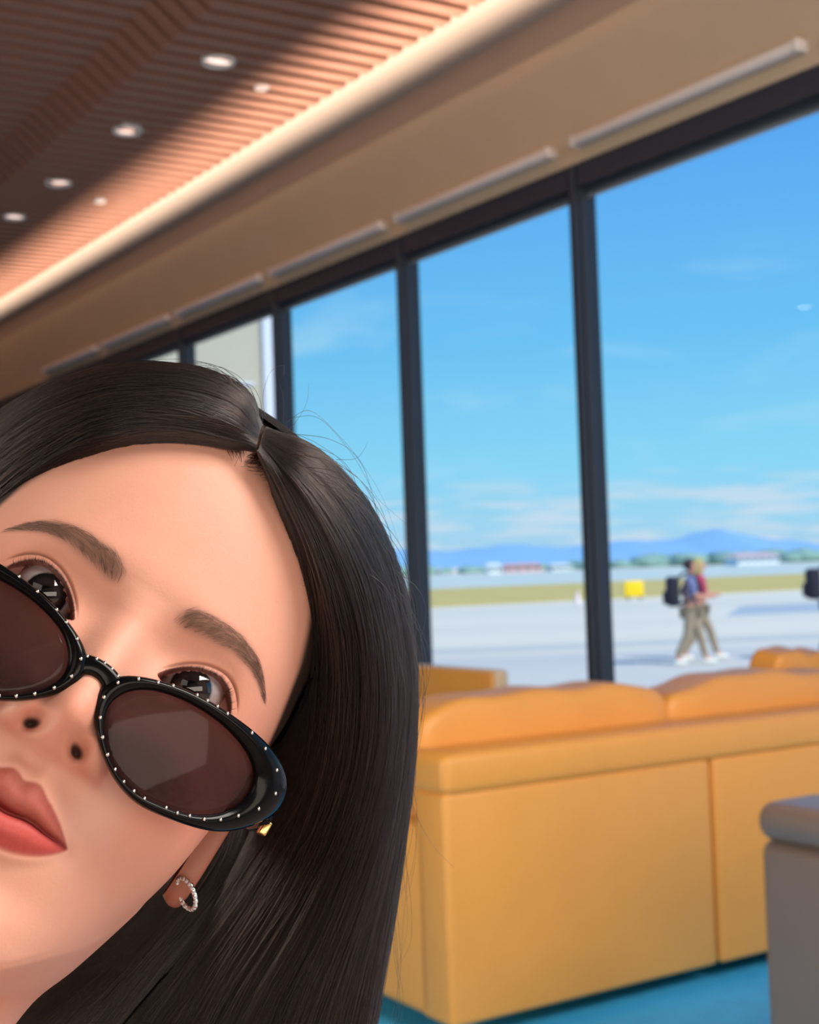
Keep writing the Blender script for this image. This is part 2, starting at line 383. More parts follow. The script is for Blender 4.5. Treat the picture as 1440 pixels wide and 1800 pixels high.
# hills
def hill(name, dist, pts, depth):
    P = [px(x, y, dist) for x, y in pts]; V = []; F = []
    n = 60
    xs = np.interp(np.linspace(0, 1, n), np.linspace(0, 1, len(P)), [p[0] for p in P]); zs = np.interp(np.linspace(0, 1, n), np.linspace(0, 1, len(P)), [p[2] for p in P])
    zs = zs + rng.normal(0, dist * .0006, n)
    for x, z in zip(xs, zs): V += [(x, dist - depth, -5), (x, dist - depth * .4, max(z * .55, 0)), (x, dist, z), (x, dist + depth, -5)]
    for i in range(n - 1):
        for j in range(3): F.append((4 * i + j, 4 * i + 4 + j, 4 * i + 5 + j, 4 * i + 1 + j))
    return tag(mesh_obj(name, V, F, m_hill, smooth=True), kind='structure')
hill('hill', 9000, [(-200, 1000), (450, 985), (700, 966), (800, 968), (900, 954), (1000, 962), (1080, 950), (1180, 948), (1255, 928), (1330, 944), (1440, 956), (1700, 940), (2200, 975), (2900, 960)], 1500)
# distant tree belt (nobody could count these): clumps in one object
bm = bmesh.new()
for i in range(420):
    x = rng.uniform(-170, 360); d = 372 + rng.uniform(-25, 25)
    s = rng.uniform(1.5, 3.0) * (.75 + .4 * (x > 60))
    bmesh.ops.create_icosphere(bm, subdivisions=1, radius=1, matrix=Matrix.Translation((x, d + .2 * x, GZ + s * .4)) @ Matrix.Diagonal((s * 1.6, s * 1.3, s * .75, 1)))
for v in bm.verts: v.co += Vector(rng.normal(0, .25, 3))
for v in bm.verts: v.co.z = max(v.co.z, GZ - .3)
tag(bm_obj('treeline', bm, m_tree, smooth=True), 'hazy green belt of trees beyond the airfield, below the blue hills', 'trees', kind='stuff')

# far airfield buildings
def far_building(x0, x1, ytop, dist, wallc, roofc, label, nwin=4):
    L = px(x0, 1000, dist); R_ = px(x1, 1000, dist); h = px((x0 + x1) / 2, ytop, dist)[2] - GZ; w = R_[0] - L[0]
    r = empty('airfield_building', Matrix.Translation(((L[0] + R_[0]) / 2, dist, GZ)))
    mw = material('building_wall', wallc, .8, noise=.05, nscale=.2); mr = material('building_roof', roofc, .8, noise=.05, nscale=.2)
    box('wall', (-w / 2, -4, 0), (w / 2, 8, h * .72), mw, r)
    V = [(-w / 2 - .4, -4.6, h * .72), (w / 2 + .4, -4.6, h * .72), (w / 2 + .4, 8.6, h * .72), (-w / 2 - .4, 8.6, h * .72), (-w / 2 + .1 * w, 2, h), (w / 2 - .1 * w, 2, h)]
    mesh_obj('roof', V, [(0, 1, 5, 4), (2, 3, 4, 5), (1, 2, 5), (3, 0, 4), (3, 2, 1, 0)], mr, r)
    for i in range(nwin):
        c = -w / 2 + w * (i + .5) / nwin
        box('window', (c - w * .25 / nwin, -4.06, h * .25), (c + w * .25 / nwin, -3.98, h * .5), m_blue_w, r)
    tag(r, label, 'building', 'low buildings beyond the airfield')
m_blue_w = material('far_window', (120, 140, 150), .3)
far_building(856, 880, 990, 300, (245, 245, 240), (240, 245, 245), 'small white hut on the tree belt, left of the middle window post', 2)
far_building(884, 950, 990, 320, (225, 190, 190), (215, 170, 165), 'pinkish low building beside the white hut beyond the airfield')
far_building(968, 1002, 990, 330, (220, 232, 232), (225, 235, 235), 'pale low shed just left of the middle window post', 3)
far_building(1290, 1362, 972, 300, (235, 240, 240), (226, 190, 190), 'long white building with a pinkish roof right of the walking couple', 6)

# annex seen through the left panes
m_annex = material('annex_render', (186, 184, 170), .85, noise=.04, nscale=1.5)
m_annex2 = material('annex_skylit_edge_and_joints', (214, 224, 238), .6, noise=.03)
an = empty('annex_building', room_at(13.0, 0, GZ))
box('wall', (0, -2.15, 0), (5, -.65, 7.5), m_annex, an)
box('skylit_edge', (-.06, -2.2, 0), (.3, -2.09, 7.5), m_annex2, an, bev=.01)  # return edge paled to paint in the sky light it catches
for zz in (1.2, 2.4, 3.6, 4.8): box('joint_band', (-.02, -2.0, zz), (0.01, -.65, zz + .03), m_annex2, an)
box('parapet', (-.12, -2.3, 7.5), (5.1, -.65, 7.75), m_annex2, an, bev=.02)
tag(an, 'beige rendered annex wall with pale corner, seen through the left panes', 'building')

# yellow taxiway sign and small marker
m_yellow = material('sign_yellow', (255, 214, 20), .5, noise=.03, emit=None)
m_black = material('black_plastic', (22, 22, 24), .5, noise=.1)
P = on_z(1115, 1054, GZ)
r = empty('taxiway_sign', Matrix.Translation(P))
box('board', (-.42, -.1, .12), (.42, .1, .82), m_yellow, r, bev=.06)
box('foot', (-.32, -.08, 0), (-.24, .08, .14), m_black, r); box('foot', (.24, -.08, 0), (.32, .08, .14), m_black, r)
tag(r, 'yellow taxiway sign board standing at the grass edge', 'sign')
P = on_z(1016, 1061, GZ)
bm = bmesh.new(); lathe(bm, [(.2, 0), (.2, .03), (.14, .05), (.09, .3), (.05, .5), (.0501, .51)], 16)
o = bm_obj('marker_cone', bm, material('marker_white', (235, 215, 215), .5, noise=.05), smooth=True); o.location = P
tag(o, 'small whitish marker cone at the grass edge left of a window post', 'cone')

# ------------------------------------------------------------------ lounge furniture
def pillow(name, c, size, mat, parent, puff=.35, rot=0, seed=0, n=22):
    """soft box cushion: superellipsoid with sagging wrinkles, room-axes local coordinates"""
    bm = bmesh.new(); bmesh.ops.create_cube(bm, size=2); bmesh.ops.subdivide_edges(bm, edges=bm.edges, cuts=n, use_grid_fill=True)
    r_ = np.random.default_rng(seed); ph = r_.uniform(0, 6, 6)
    for v in bm.verts:
        p = np.array(v.co); q = np.abs(p)
        nn = (q ** 9).sum() ** (1 / 9); p = p / nn * (1.0)
        p = p * np.array([1 - .10 * (p[2] ** 2), 1, 1 + .12 * (1 - p[1] ** 2) * (p[2] > 0)])
        wr = .03 * math.sin(5 * p[1] + ph[0] + 2 * p[2]) * math.sin(3 * p[2] + ph[1]) + .02 * math.sin(11 * p[1] + ph[2])
        p[2] += wr; p[0] += wr
        v.co = Vector(p * np.array(size) / 2)
    o = bm_obj(name, bm, mat, parent, True); o.location = c; o.rotation_euler = (0, rot, 0); return o

so = empty('orange_sofa', room_at(3.36, 1.2, 0))
# local: x along u (0 is the back seen by the camera), y along v
VL, VR = 1.0, -1.1
box('back_panel', (.0, 0.0 - .02, .06), (.16, VL, .715), m_orange, so, bev=.018)
box('back_panel', (.0, VR, .06), (.16, -.03, .715), m_orange, so, bev=.018)
box('top_rail', (-.012, VR, .705), (.2, VL + .005, .825), m_orange, so, bev=.03, seg=4)
box('arm', (.1, VL - .16, .06), (.92, VL, .62), m_orange, so, bev=.03)
box('arm', (.1, VR, .06), (.92, VR + .16, .62), m_orange, so, bev=.03)
box('seat_base', (.1, VR + .1, .08), (.9, VL - .1, .3), m_orange, so, bev=.02)
box('seat_cushion', (.2, -.05 + .02, .28), (.93, VL - .17, .46), m_orange, so, bev=.05)
box('seat_cushion', (.2, VR + .17, .28), (.93, -.05, .46), m_orange, so, bev=.05)
pillow('back_cushion', (.30, .455, .68), (.24, 1.0, .5), m_orange, so, seed=1)
pillow('back_cushion', (.31, -.50, .665), (.26, .96, .5), m_orange, so, seed=5)
for a in (.06, .84):
    for b in (VL - .1, VR + .1):
        bm = bmesh.new(); lathe(bm, [(.016, 0), (.022, .08)], 12, Matrix.Translation((a, b, 0))); bm_obj('foot', bm, m_steel, so, True)
tag(so, 'long orange leather sofa seen from behind with two puffy back cushions', 'sofa')
sc_ = pillow('scatter_cushion', (0, 0, 0), (.17, .42, .5), m_orange, None, seed=9)
sc_.matrix_world = room_at(3.93, .19, .71) @ Matrix.Rotation(-.15, 4, 'Y') @ Matrix.Rotation(.12, 4, 'X')
tag(sc_, 'orange leather cushion rising behind the sofa back at the right photo edge', 'cushion')

ch = empty('orange_armchair', room_at(5.0, .86, 0))
box('back_panel', (.0, -.02, .08), (1.5, .0, .895), m_orange, ch, bev=.008)
box('back_frame', (-.0, -.1, .06), (1.52, -.018, .9), m_cream, ch, bev=.02)
box('seat', (.03, -.62, .1), (1.48, -.1, .44), m_orange, ch, bev=.05)
for a in (.06, 1.44):
    for b in (-.07, -.56):
        bm = bmesh.new(); lathe(bm, [(.015, 0), (.02, .12)], 12, Matrix.Translation((a, b, 0))); bm_obj('foot', bm, m_steel, ch, True)
tag(ch, 'orange leather settee with cream edge by the window, behind the long sofa', 'settee')

tp = empty('taupe_armchair', room_at(2.37, 2.0, 0))
box('back', (-.92, -.2, .1), (0, 0, .705), m_taupe, tp, bev=.035, seg=5)
box('back_cap', (-.925, -.21, .70), (.006, .006, .79), m_taupe, tp, bev=.042, seg=6)
box('arm', (-.2, -.85, .1), (-.01, -.15, .60), m_taupe, tp, bev=.05, seg=5)
box('arm', (-.91, -.85, .1), (-.73, -.15, .60), m_taupe, tp, bev=.05, seg=5)
box('seat_cushion', (-.74, -.84, .12), (-.19, -.18, .44), m_taupe, tp, bev=.05, seg=4)
for a in (-.08, -.84):
    for b in (-.06, -.78):
        bm = bmesh.new(); lathe(bm, [(.015, 0), (.02, .12)], 12, Matrix.Translation((a, b, 0))); bm_obj('foot', bm, m_steel, tp, True)
tag(tp, 'taupe leather armchair with rounded top at the lower right corner', 'armchair')

# ------------------------------------------------------------------ the woman in front
# head frame in millimetres: x to the picture's right, y up the face, z out of the face; origin between the pupils
P0 = px(217, 1118, .503)
_d = CAM - P0; _d /= np.linalg.norm(_d)
_x = .837 * cR - .547 * cU; _x -= _d * (_x @ _d); _x /= np.linalg.norm(_x)
_y = np.cross(_d, _x); TILT = math.radians(13)
HX, HY, HZ = _x, _y * math.cos(TILT) - _d * math.sin(TILT), _d * math.cos(TILT) + _y * math.sin(TILT)
HB = np.array([HX, HY, HZ])
def hw(P): return P0 + (np.asarray(P, float) / 1000.) @ HB          # head mm -> world
def to_h(Q): return ((np.asarray(Q, float) - P0) @ HB.T) * 1000.    # world -> head mm
def ss(a, b, x): t = np.clip((x - a) / (b - a), 0, 1); return t * t * (3 - 2 * t)

TAB = np.array([  # y, front z, half width, back z, centre z
    [124, -78, 1, -82, -80], [122, -58, 24, -104, -80], [116, -38, 42, -128, -81], [106, -21, 57, -147, -83], [94, -9, 66.5, -160, -85], [80, -1, 72, -170, -86],
    [65, 5, 75, -176, -86], [50, 8.5, 76, -178, -85], [35, 10.5, 76, -178, -83], [22, 11.5, 75, -176, -80], [10, 10, 74, -173, -76], [0, 8.5, 73, -169, -73],
    [-12, 8.5, 72, -161, -70], [-25, 10, 70.5, -150, -68], [-40, 12.5, 68.5, -140, -65], [-55, 14, 66, -130, -62], [-68, 15, 62.5, -125, -59], [-80, 14.5, 58.5, -122, -57],
    [-92, 13.5, 54, -120, -55], [-103, 14, 49, -120, -53], [-112, 13, 46, -120, -51], [-118, 10.5, 44, -120, -50], [-124, 5, 42, -120, -50], [-135, 0, 40, -120, -50]])[::-1]
def tabi(y):
    # smooth (Catmull-Rom) interpolation of the table
    Y = TAB[:, 0]; i = np.clip(np.searchsorted(Y, y) - 1, 0, len(Y) - 2); f = np.clip((y - Y[i]) / (Y[i + 1] - Y[i]), 0, 1)[:, None]
    V = TAB[:, 1:]; h = (Y[i + 1] - Y[i])[:, None]
    m = np.gradient(V, Y, axis=0)
    h00 = 2 * f ** 3 - 3 * f ** 2 + 1; h10 = f ** 3 - 2 * f ** 2 + f; h01 = -2 * f ** 3 + 3 * f ** 2; h11 = f ** 3 - f ** 2
    return h00 * V[i] + h10 * h * m[i] + h01 * V[i + 1] + h11 * h * m[i + 1]
def head_base(phi, y):
    """phi, y arrays of equal shape -> x, z"""
    zf, w, zb, zc = tabi(y.ravel()).T.reshape(4, *y.shape)
    s, c = np.sin(phi), np.cos(phi); n = 2.25
    e = 2 / n
    x = w * np.sign(s) * np.abs(s) ** e
    cc = np.sign(c) * np.abs(c) ** e
    z = zc + np.where(c > 0, (zf - zc), (zc - zb)) * cc
    return x, z
def gs(x, x0, sx_, y, y0, sy_, ang=0):
    dx, dy = x - x0, y - y0
    if ang: ca, sa = math.cos(ang), math.sin(ang); dx, dy = dx * ca + dy * sa, -dx * sa + dy * ca
    return np.exp(-(dx / sx_) ** 2 / 2 - (dy / sy_) ** 2 / 2)
NOSE = np.array([(16, 0), (10, 1.2), (4, 2.8), (-2, 5.2), (-10, 9), (-18, 13), (-26, 17.2), (-31, 19.6), (-35, 20.2), (-38.5, 19.2), (-41.5, 17), (-44.5, 13.2), (-47, 8.6), (-49.3, 4), (-52, .9), (-55, 0)])[::-1]
EX, EYEZ, EYER = 31.0, -11.8, 12.0
def lid(ax):
    """upper and lower lid edges of an eye as functions of |x|"""
    t = (ax - 32.5) / 15.2
    tt = np.clip(np.abs(t), 0, 1)
    base = -5.9 + 5.1 * ss(17, 48, ax)          # inner corner lower than the outer one
    up = base + 9.3 * (1 - tt ** 2.3) ** .85
    lo = base - 4.2 * (1 - tt ** 2.0)
    return up, lo, np.abs(t) < 1
def crease(ax):
    t = np.clip(np.abs((ax - 33.5) / 16.5), 0, 1); return -4.5 + 5.1 * ss(17, 48, ax) + 10.1 * (1 - t ** 2.3) ** .85
MOUTH_Y, MOUTH_W = -71.8, 24.6
def features(x, y, z):
    ax = np.abs(x); front = ss(-75, -35, z)
    d = np.zeros_like(x)
    # brow, socket, cheek
    d += 1.6 * gs(ax, 28, 14, y, 17, 6) * front
    d += -5.2 * gs(ax, 27, 12, y, 5, 8) - 2.0 * gs(ax, 14, 5, y, 2, 9)
    d += 3.2 * gs(ax, 40, 15, y, -30, 16) * front
    d += -2.0 * gs(ax, 44, 14, y, -66, 16) * front
    d += 2.5 * gs(x, 0, 13, y, -108, 10) - 2.2 * gs(x, 0, 16, y, -94, 5)
    # nose
    h = np.interp(y, NOSE[:, 0], NOSE[:, 1]); k1 = sum(np.interp(y + o_, NOSE[:, 0], NOSE[:, 1]) for o_ in (-1.2, -.6, 0, .6, 1.2)) / 5
    wn = np.interp(y, [-50, -40, -33, -22, -8, 5, 16], [9.5, 9.6, 10, 9.0, 8.2, 8.5, 11])
    d += 1.1 * k1 * np.exp(-(ax / wn) ** 2.5)
    al = np.where(ax > 14, np.abs((ax - 14) / 5.6) ** 3.2, ((ax - 14) / 5.0) ** 2); dy_ = y + 41 - .12 * (ax - 13)
    d += 10.2 * np.exp(-al - np.where(dy_ > 0, (dy_ / 7.2) ** 2, (dy_ / 7.2) ** 4)) * front
    d += -1.3 * gs(ax, 20.6, 1.5, y, -41, 5) * front
    d += -10 * np.exp(-(((ax - 8.8) * .90 - (y + 44.6) * .44) / 4.6) ** 2 - (((ax - 8.8) * .44 + (y + 44.6) * .90) / 2.9) ** 2)
    # philtrum and lips
    d += -.6 * gs(x, 0, 2.6, y, -55, 5) + .3 * gs(ax, 5, 2, y, -56, 5)
    u = np.clip(ax / MOUTH_W, 0, 1.2); sh = np.clip(1 - u ** 2.4, 0, 1)
    ymid = MOUTH_Y + 1.0 * np.exp(-(ax / 6) ** 2) * -0.8 + .8 * np.exp(-((ax - 9) / 5) ** 2)
    ut = upper_lip(ax); lb = lower_lip(ax)
    tu = np.clip((y - ymid) / np.maximum(ut - ymid, .3), 0, 1.6); tl = np.clip((ymid - y) / np.maximum(ymid - lb, .3), 0, 1.8)
    up = np.where(y >= ymid, np.where(y <= ut, 4.6 * (1 - np.exp(-tu / .13)) * (1 - .6 * ss(.35, 1, tu)), 1.84 * np.exp(-((y - ut) / 3.0) ** 2)), 0)
    low = np.where(y < ymid, np.where(y >= lb, 4.9 * (1 - np.exp(-tl / .13)) * (1 - .62 * ss(.4, 1, tl)), 1.86 * np.exp(-((lb - y) / 2.6) ** 2)), 0)
    d += (up + low) * sh ** 1.15 - 1.4 * np.exp(-((y - ymid) / 1.0) ** 2) * (u < 1.05) * np.sqrt(np.clip(1.05 - u, 0, 1))
    d += -1.6 * gs(ax, MOUTH_W + 1.5, 2.6, y, MOUTH_Y - .8, 2.8)
    z = z + d
    # lids wrap the eyeball
    for sgn in (-1, 1):
        r2 = (x - sgn * EX) ** 2 + (y - 0) ** 2; R = EYER + 1.5
        sph = EYEZ + np.sqrt(np.maximum(R * R - r2, 0))
        sph = np.where(r2 < R * R, sph, -99)
        kk = 2.2; m = np.clip((sph - z) / kk, -30, 30); zs = z + kk * np.log1p(np.exp(m)) * np.where(r2 < R * R, 1, 0)
        z = np.where(r2 < R * R, np.where(m > 20, sph, zs), z)
    up_, lo_, ins = lid(ax)
    cr = crease(ax); cw = ss(16, 20, ax) * (1 - ss(47, 51, ax))
    z = z - .9 * np.exp(-((y - cr) / .6) ** 2) * cw
    inside = ins & (y < up_) & (y > lo_) & (z > -40)
    edge = np.minimum(np.minimum(up_ - y, y - lo_), 4)
    ri = np.hypot(ax - EX, y); ball = EYEZ + np.sqrt(np.maximum(EYER ** 2 - ri ** 2, 4)) - .5
    z = np.where(inside, z + (np.minimum(ball, z - .8) - z) * ss(0, .8, edge), z)
    return z
def upper_lip(ax): return np.where(ax < 25, MOUTH_Y + 12.6 * np.clip(1 - (ax / 25.4) ** 1.7, 0, 1) + .9 * np.exp(-((ax - 5.5) / 2.6) ** 2) - 1.3 * np.exp(-(ax / 2.2) ** 2), MOUTH_Y)
def lower_lip(ax): return MOUTH_Y - 12.8 * np.clip(1 - (ax / 25.) ** 2.2, 0, 1) ** .8

def y_jaw(phi):
    a = np.degrees(np.abs(phi))
    return np.interp(a, [0, 12, 25, 38, 50, 62, 75, 90, 108, 130, 180], [-121, -120, -116, -109, -100, -90, -79, -66, -56, -52, -50])
front = np.radians(np.arange(-84, 84.01, .31)); side = np.radians(np.arange(84.8, 180, 2.0))
PHI = np.concatenate([-side[::-1], front, side]); NP_ = len(PHI)
# rows: fine over the face, coarser on the crown
tf = np.concatenate([124 - 94 * np.linspace(0, 1, 70) ** 1.6, np.arange(29.6, -50, -.42), np.arange(-50, -121.01, -.42)])
yj = y_jaw(PHI)
kern = np.ones(31) / 31; yj = np.convolve(np.pad(yj, 15, mode='wrap'), kern, 'valid')
T = tf[:, None] * np.ones(NP_)[None, :]
low = T < -20                                              # squeeze the lower rows so that they end on the jaw line
Y = np.where(low, -20 + (T + 20) * ((yj + 20) / (-101.))[None, :], T)
# keep the midface rows unsqueezed in front, where the squeeze is the identity
PH = np.broadcast_to(PHI, Y.shape)
X, Z = head_base(PH, Y)
taper = np.ones_like(Y)
Z = features(X, Y, Z)
# below the jaw: under-chin, neck, shoulders, trunk
jx, jy, jz = X[-1], Y[-1], Z[-1]
s_, c_ = np.sin(PHI), np.cos(PHI)
def ring(rx, rf, rb, yc, zc, slope=0): return np.stack([rx * s_, yc + slope * c_, zc + np.where(c_ > 0, rf, rb) * c_], 1)
J = np.stack([jx, jy, jz], 1)
def lerp(a, b, t): return a * (1 - t) + b * t
n1 = ring(50, 50, 52, -118, -92, -12)
mid = lerp(J, n1, .5) + np.array([0, -3.0, 0])
rings = [J, lerp(J, mid, .18) + np.array([0, -2.2, 0]), mid, n1, ring(50, 50, 52, -150, -98, -8), ring(53, 52, 54, -180, -104, 0), ring(75, 58, 62, -205, -110, 4), ring(128, 72, 74, -225, -115, 0),
         ring(172, 86, 84, -245, -118, 0), ring(188, 98, 92, -285, -120, 0), ring(178, 108, 92, -350, -118, 0), ring(160, 104, 92, -430, -118, 0), ring(150, 95, 92, -520, -118, 0), ring(170, 100, 105, -600, -118, 0)]
K = np.stack(rings, 0)                                     # m, NP, 3
NB = 110
low_rows = catw(K.transpose(0, 1, 2), np.linspace(0, 1, NB) ** 1.25)[1:]
ALL = np.concatenate([np.stack([X, Y, Z], 2), low_rows], 0); nr = len(ALL)
jr = len(X) - 1
for it in range(14):                                        # round the jaw edge
    a = ALL.copy(); w = np.zeros(nr); w[jr - 12:jr + 14] = .5 * np.hanning(26)
    ALL[1:-1] += w[1:-1, None, None] * ((a[:-2] + a[2:]) / 2 - a[1:-1])
# the trunk hangs towards the ground: bend the rows below the neck from the head axis to the vertical
down_h = np.array([0, 0, -1.0]) @ HB.T
def bend(Pm):
    P = Pm.reshape(-1, 3).copy(); piv = np.array([0, -150., -100.])
    ax_ = np.cross(np.array([0, -1., 0]), down_h); sn = np.linalg.norm(ax_); ax_ /= sn; full = math.atan2(sn, -down_h[1] * 1.0)
    amt = ss(-120, -240, P[:, 1]) * full * .8
    v = P - piv; c, s = np.cos(amt)[:, None], np.sin(amt)[:, None]
    r = v * c + np.cross(ax_, v) * s + ax_ * (v @ ax_)[:, None] * (1 - c)
    return (r + piv).reshape(Pm.shape)
BODY_LOCAL = ALL.copy(); ALL = bend(ALL)
idx = np.arange(nr * NP_).reshape(nr, NP_)
nxt = np.roll(idx, -1, 1)
F4 = np.stack([idx[:-1], idx[1:], nxt[1:], nxt[:-1]], -1).reshape(-1, 4)

# pigment painted per vertex: lips, brows, liner, blush, scalp, nostril shade
bx, by, bz = BODY_LOCAL.reshape(-1, 3).T; ax = np.abs(bx)
def blend(c, col, w): return c * (1 - w[:, None]) + np.array(lin(col))[None] * w[:, None]
SK = np.array(lin((221, 165, 144)))
colr = np.broadcast_to(SK, (len(bx), 3)).copy()
fr = (bz > -60).astype(float)
colr = blend(colr, (226, 134, 112), .62 * (gs(ax, 50, 19, by, -26, 24) * fr))
colr = blend(colr, (214, 138, 118), .45 * gs(bx, 0, 10, by, -38, 8) * fr)
colr = blend(colr, (232, 196, 182), .5 * gs(ax, 26, 7, by, -56, 10) * fr)
lipm = fr * (by < upper_lip(ax) + .0) * (by > lower_lip(ax)) * (ax < 25.2)
ymd = MOUTH_Y + np.zeros_like(ax)
ls = np.minimum(ss(0, 1.6, upper_lip(ax) - by), ss(0, 2.6, by - lower_lip(ax))) * ss(25.6, 23.5, ax) * fr
creases = .5 + .5 * np.sin(bx * 2.7 + 2.6 * np.sin(by * .5 + bx * .21) + 2.3 * np.sin(bx * .83))
colr = blend(colr, (158, 70, 60), ls * .9)
colr = blend(colr, (196, 80, 76), ls * (by < MOUTH_Y) * .8)
colr = blend(colr, (150, 56, 52), ls * .35 * creases ** 6 * .5)
colr = blend(colr, (120, 30, 34), ls * np.exp(-((by - MOUTH_Y) / 1.1) ** 2) * .8)
# brows
BROW = np.array([(11.5, 14.6, 2.6), (16, 16.2, 4.0), (24, 17.9, 4.2), (34, 19.3, 3.7), (43, 18.8, 2.9), (50, 16.2, 2.1), (57, 11.6, 1.0)])
bc = np.interp(ax, BROW[:, 0], BROW[:, 1]); bh = np.interp(ax, BROW[:, 0], BROW[:, 2])
bm_ = fr * ss(9.5, 15.5, ax) * ss(58, 50, ax) * np.exp(-(np.abs(by - bc) / bh) ** 3)
colr = blend(colr, (104, 78, 66), bm_ * .74)
# eyes: warm shadow, liner, waterline
upv, lov, insv = lid(ax)
colr = blend(colr, (196, 134, 108), fr * .45 * np.exp(-((by - crease(ax) - .5) / 3.2) ** 2) * ss(15, 22, ax) * ss(54, 46, ax))
colr = blend(colr, (120, 70, 56), fr * .75 * np.exp(-((by - crease(ax)) / .5) ** 2) * ss(16, 21, ax) * ss(50, 46, ax))
colr = blend(colr, (34, 24, 24), fr * .95 * np.exp(-((by - upv + .05) / .95) ** 2) * ss(17, 21, ax) * ss(49.5, 46.5, ax))
colr = blend(colr, (150, 88, 78), fr * .6 * np.exp(-((by - lov) / .6) ** 2) * (ax > 17.5) * (ax < 47.5))
colr = blend(colr, (120, 72, 66), fr * insv * (by < upv) * (by > lov) * .8)
# redness round the nose wings, then nostril shade painted nearly black
colr = blend(colr, (186, 104, 84), fr * .55 * (gs(ax, 20.4, 1.6, by, -42, 5) + gs(ax, 14, 6, by, -49.5, 1.6)))
colr = blend(colr, (34, 13, 12), fr * .95 * ss(.55, .9, np.exp(-(((ax - 8.8) * .90 - (by + 44.6) * .44) / 4.6) ** 2 - (((ax - 8.8) * .44 + (by + 44.6) * .90) / 2.8) ** 2)))

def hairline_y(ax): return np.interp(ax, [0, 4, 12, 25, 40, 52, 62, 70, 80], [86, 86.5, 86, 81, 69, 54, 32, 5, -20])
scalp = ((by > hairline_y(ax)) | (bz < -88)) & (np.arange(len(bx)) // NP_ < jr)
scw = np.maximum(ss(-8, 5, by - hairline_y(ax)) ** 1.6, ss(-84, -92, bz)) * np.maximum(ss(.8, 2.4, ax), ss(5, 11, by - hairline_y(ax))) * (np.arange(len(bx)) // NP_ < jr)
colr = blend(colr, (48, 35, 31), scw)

def skin_mat():
    m = bpy.data.materials.new('skin'); m.use_nodes = True; t = NT(m.node_tree)
    b = t.n('ShaderNodeBsdfPrincipled'); o = t.n('ShaderNodeOutputMaterial'); t.l(b.outputs[0], o.inputs[0])
    at = t.n('ShaderNodeAttribute', attribute_name='pigment_shade'); tcn = t.n('ShaderNodeTexCoord')
    n1_ = t.n('ShaderNodeTexNoise'); n1_.inputs['Scale'].default_value = 90; n1_.inputs['Detail'].default_value = 4; t.l(tcn.outputs['Object'], n1_.inputs['Vector'])
    mm = t.n('ShaderNodeMix'); mm.data_type = 'RGBA'; mm.blend_type = 'MULTIPLY'; mm.inputs[0].default_value = .25
    t.l(at.outputs['Color'], mm.inputs[6]); t.l(t.ramp(n1_.outputs[0], [(.3, (.9, .84, .82, 1)), (.7, (1, 1, 1, 1))]), mm.inputs[7])
    t.l(mm.outputs[2], b.inputs['Base Color'])
    b.inputs['Roughness'].default_value = .57; b.inputs['Specular IOR Level'].default_value = .35
    b.inputs['Subsurface Weight'].default_value = .22; b.inputs['Subsurface Scale'].default_value = .0028
    b.inputs['Subsurface Radius'].default_value = (1.0, .35, .2)
    n2 = t.n('ShaderNodeTexNoise'); n2.inputs['Scale'].default_value = 900; n2.inputs['Detail'].default_value = 2; t.l(tcn.outputs['Object'], n2.inputs['Vector'])
    bp = t.n('ShaderNodeBump'); bp.inputs['Strength'].default_value = .10; bp.inputs['Distance'].default_value = .0006
    t.l(n2.outputs[0], bp.inputs['Height']); t.l(bp.outputs[0], b.inputs['Normal']); return m
m_skin = skin_mat()
WORLD_BODY = hw(ALL.reshape(-1, 3))
person_o = hw(np.array([0, -100, -80]))
person = mesh_obj('person', WORLD_BODY, F4, m_skin, smooth=True, origin=person_o)
ca = person.data.color_attributes.new('pigment_shade', 'FLOAT_COLOR', 'POINT')
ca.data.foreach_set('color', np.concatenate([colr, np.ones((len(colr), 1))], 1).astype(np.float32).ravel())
tag(person, 'person close to the camera, head tilted, peering over lowered oval black sunglasses', 'person')
def part(name, V, F, mat, parent=person, smooth=True):
    """part given in world coordinates, parented to the person"""
    o = mesh_obj(name, np.asarray(V) - (person_o if parent is person else 0), F, mat, parent, smooth); return o
# close the mesh at crown and bottom is unseen; crown ring is closed by a tiny cap
# ------- ears
def ear(sgn):
    pts = [(-80, -18), (-88, 0), (-99, 8), (-109, 7), (-115, -3), (-114, -18), (-108, -34), (-101, -48), (-93, -57.5), (-86, -57), (-81, -46)]
    V = []; F = []
    n = 40; C_ = catmull([(z, y, 0) for z, y in pts], n)[:, :2]; cen = np.array([-95, -14])
    lay = [(1.0, 2), (1.06, 6), (1.03, 10.5), (.93, 11), (.80, 7), (.5, 4.0), (.1, 4.5)]
    for sc, h in lay:
        for p in C_:
            q = cen + (p - cen) * sc; hh = h + .10 * max(0, -(q[0] + 88)) * .9
            V.append((sgn * (69.0 + hh), q[1], q[0]))
    for a in range(len(lay) - 1):
        for i in range(n): F.append((a * n + i, a * n + (i + 1) % n, (a + 1) * n + (i + 1) % n, (a + 1) * n + i))
    F.append(tuple(range((len(lay) - 1) * n, len(lay) * n)))
    return hw(np.array(V)), F
m_ear_shade = material('shaded_ear_skin', (158, 98, 80), .5, noise=.06, nscale=60)  # skin darkened to paint in the shade under the hair
for sgn in (-1, 1):
    e_ = part('ear', *ear(sgn), m_ear_shade); s_b = e_.modifiers.new('smooth', 'SUBSURF'); s_b.levels = 1; s_b.render_levels = 2
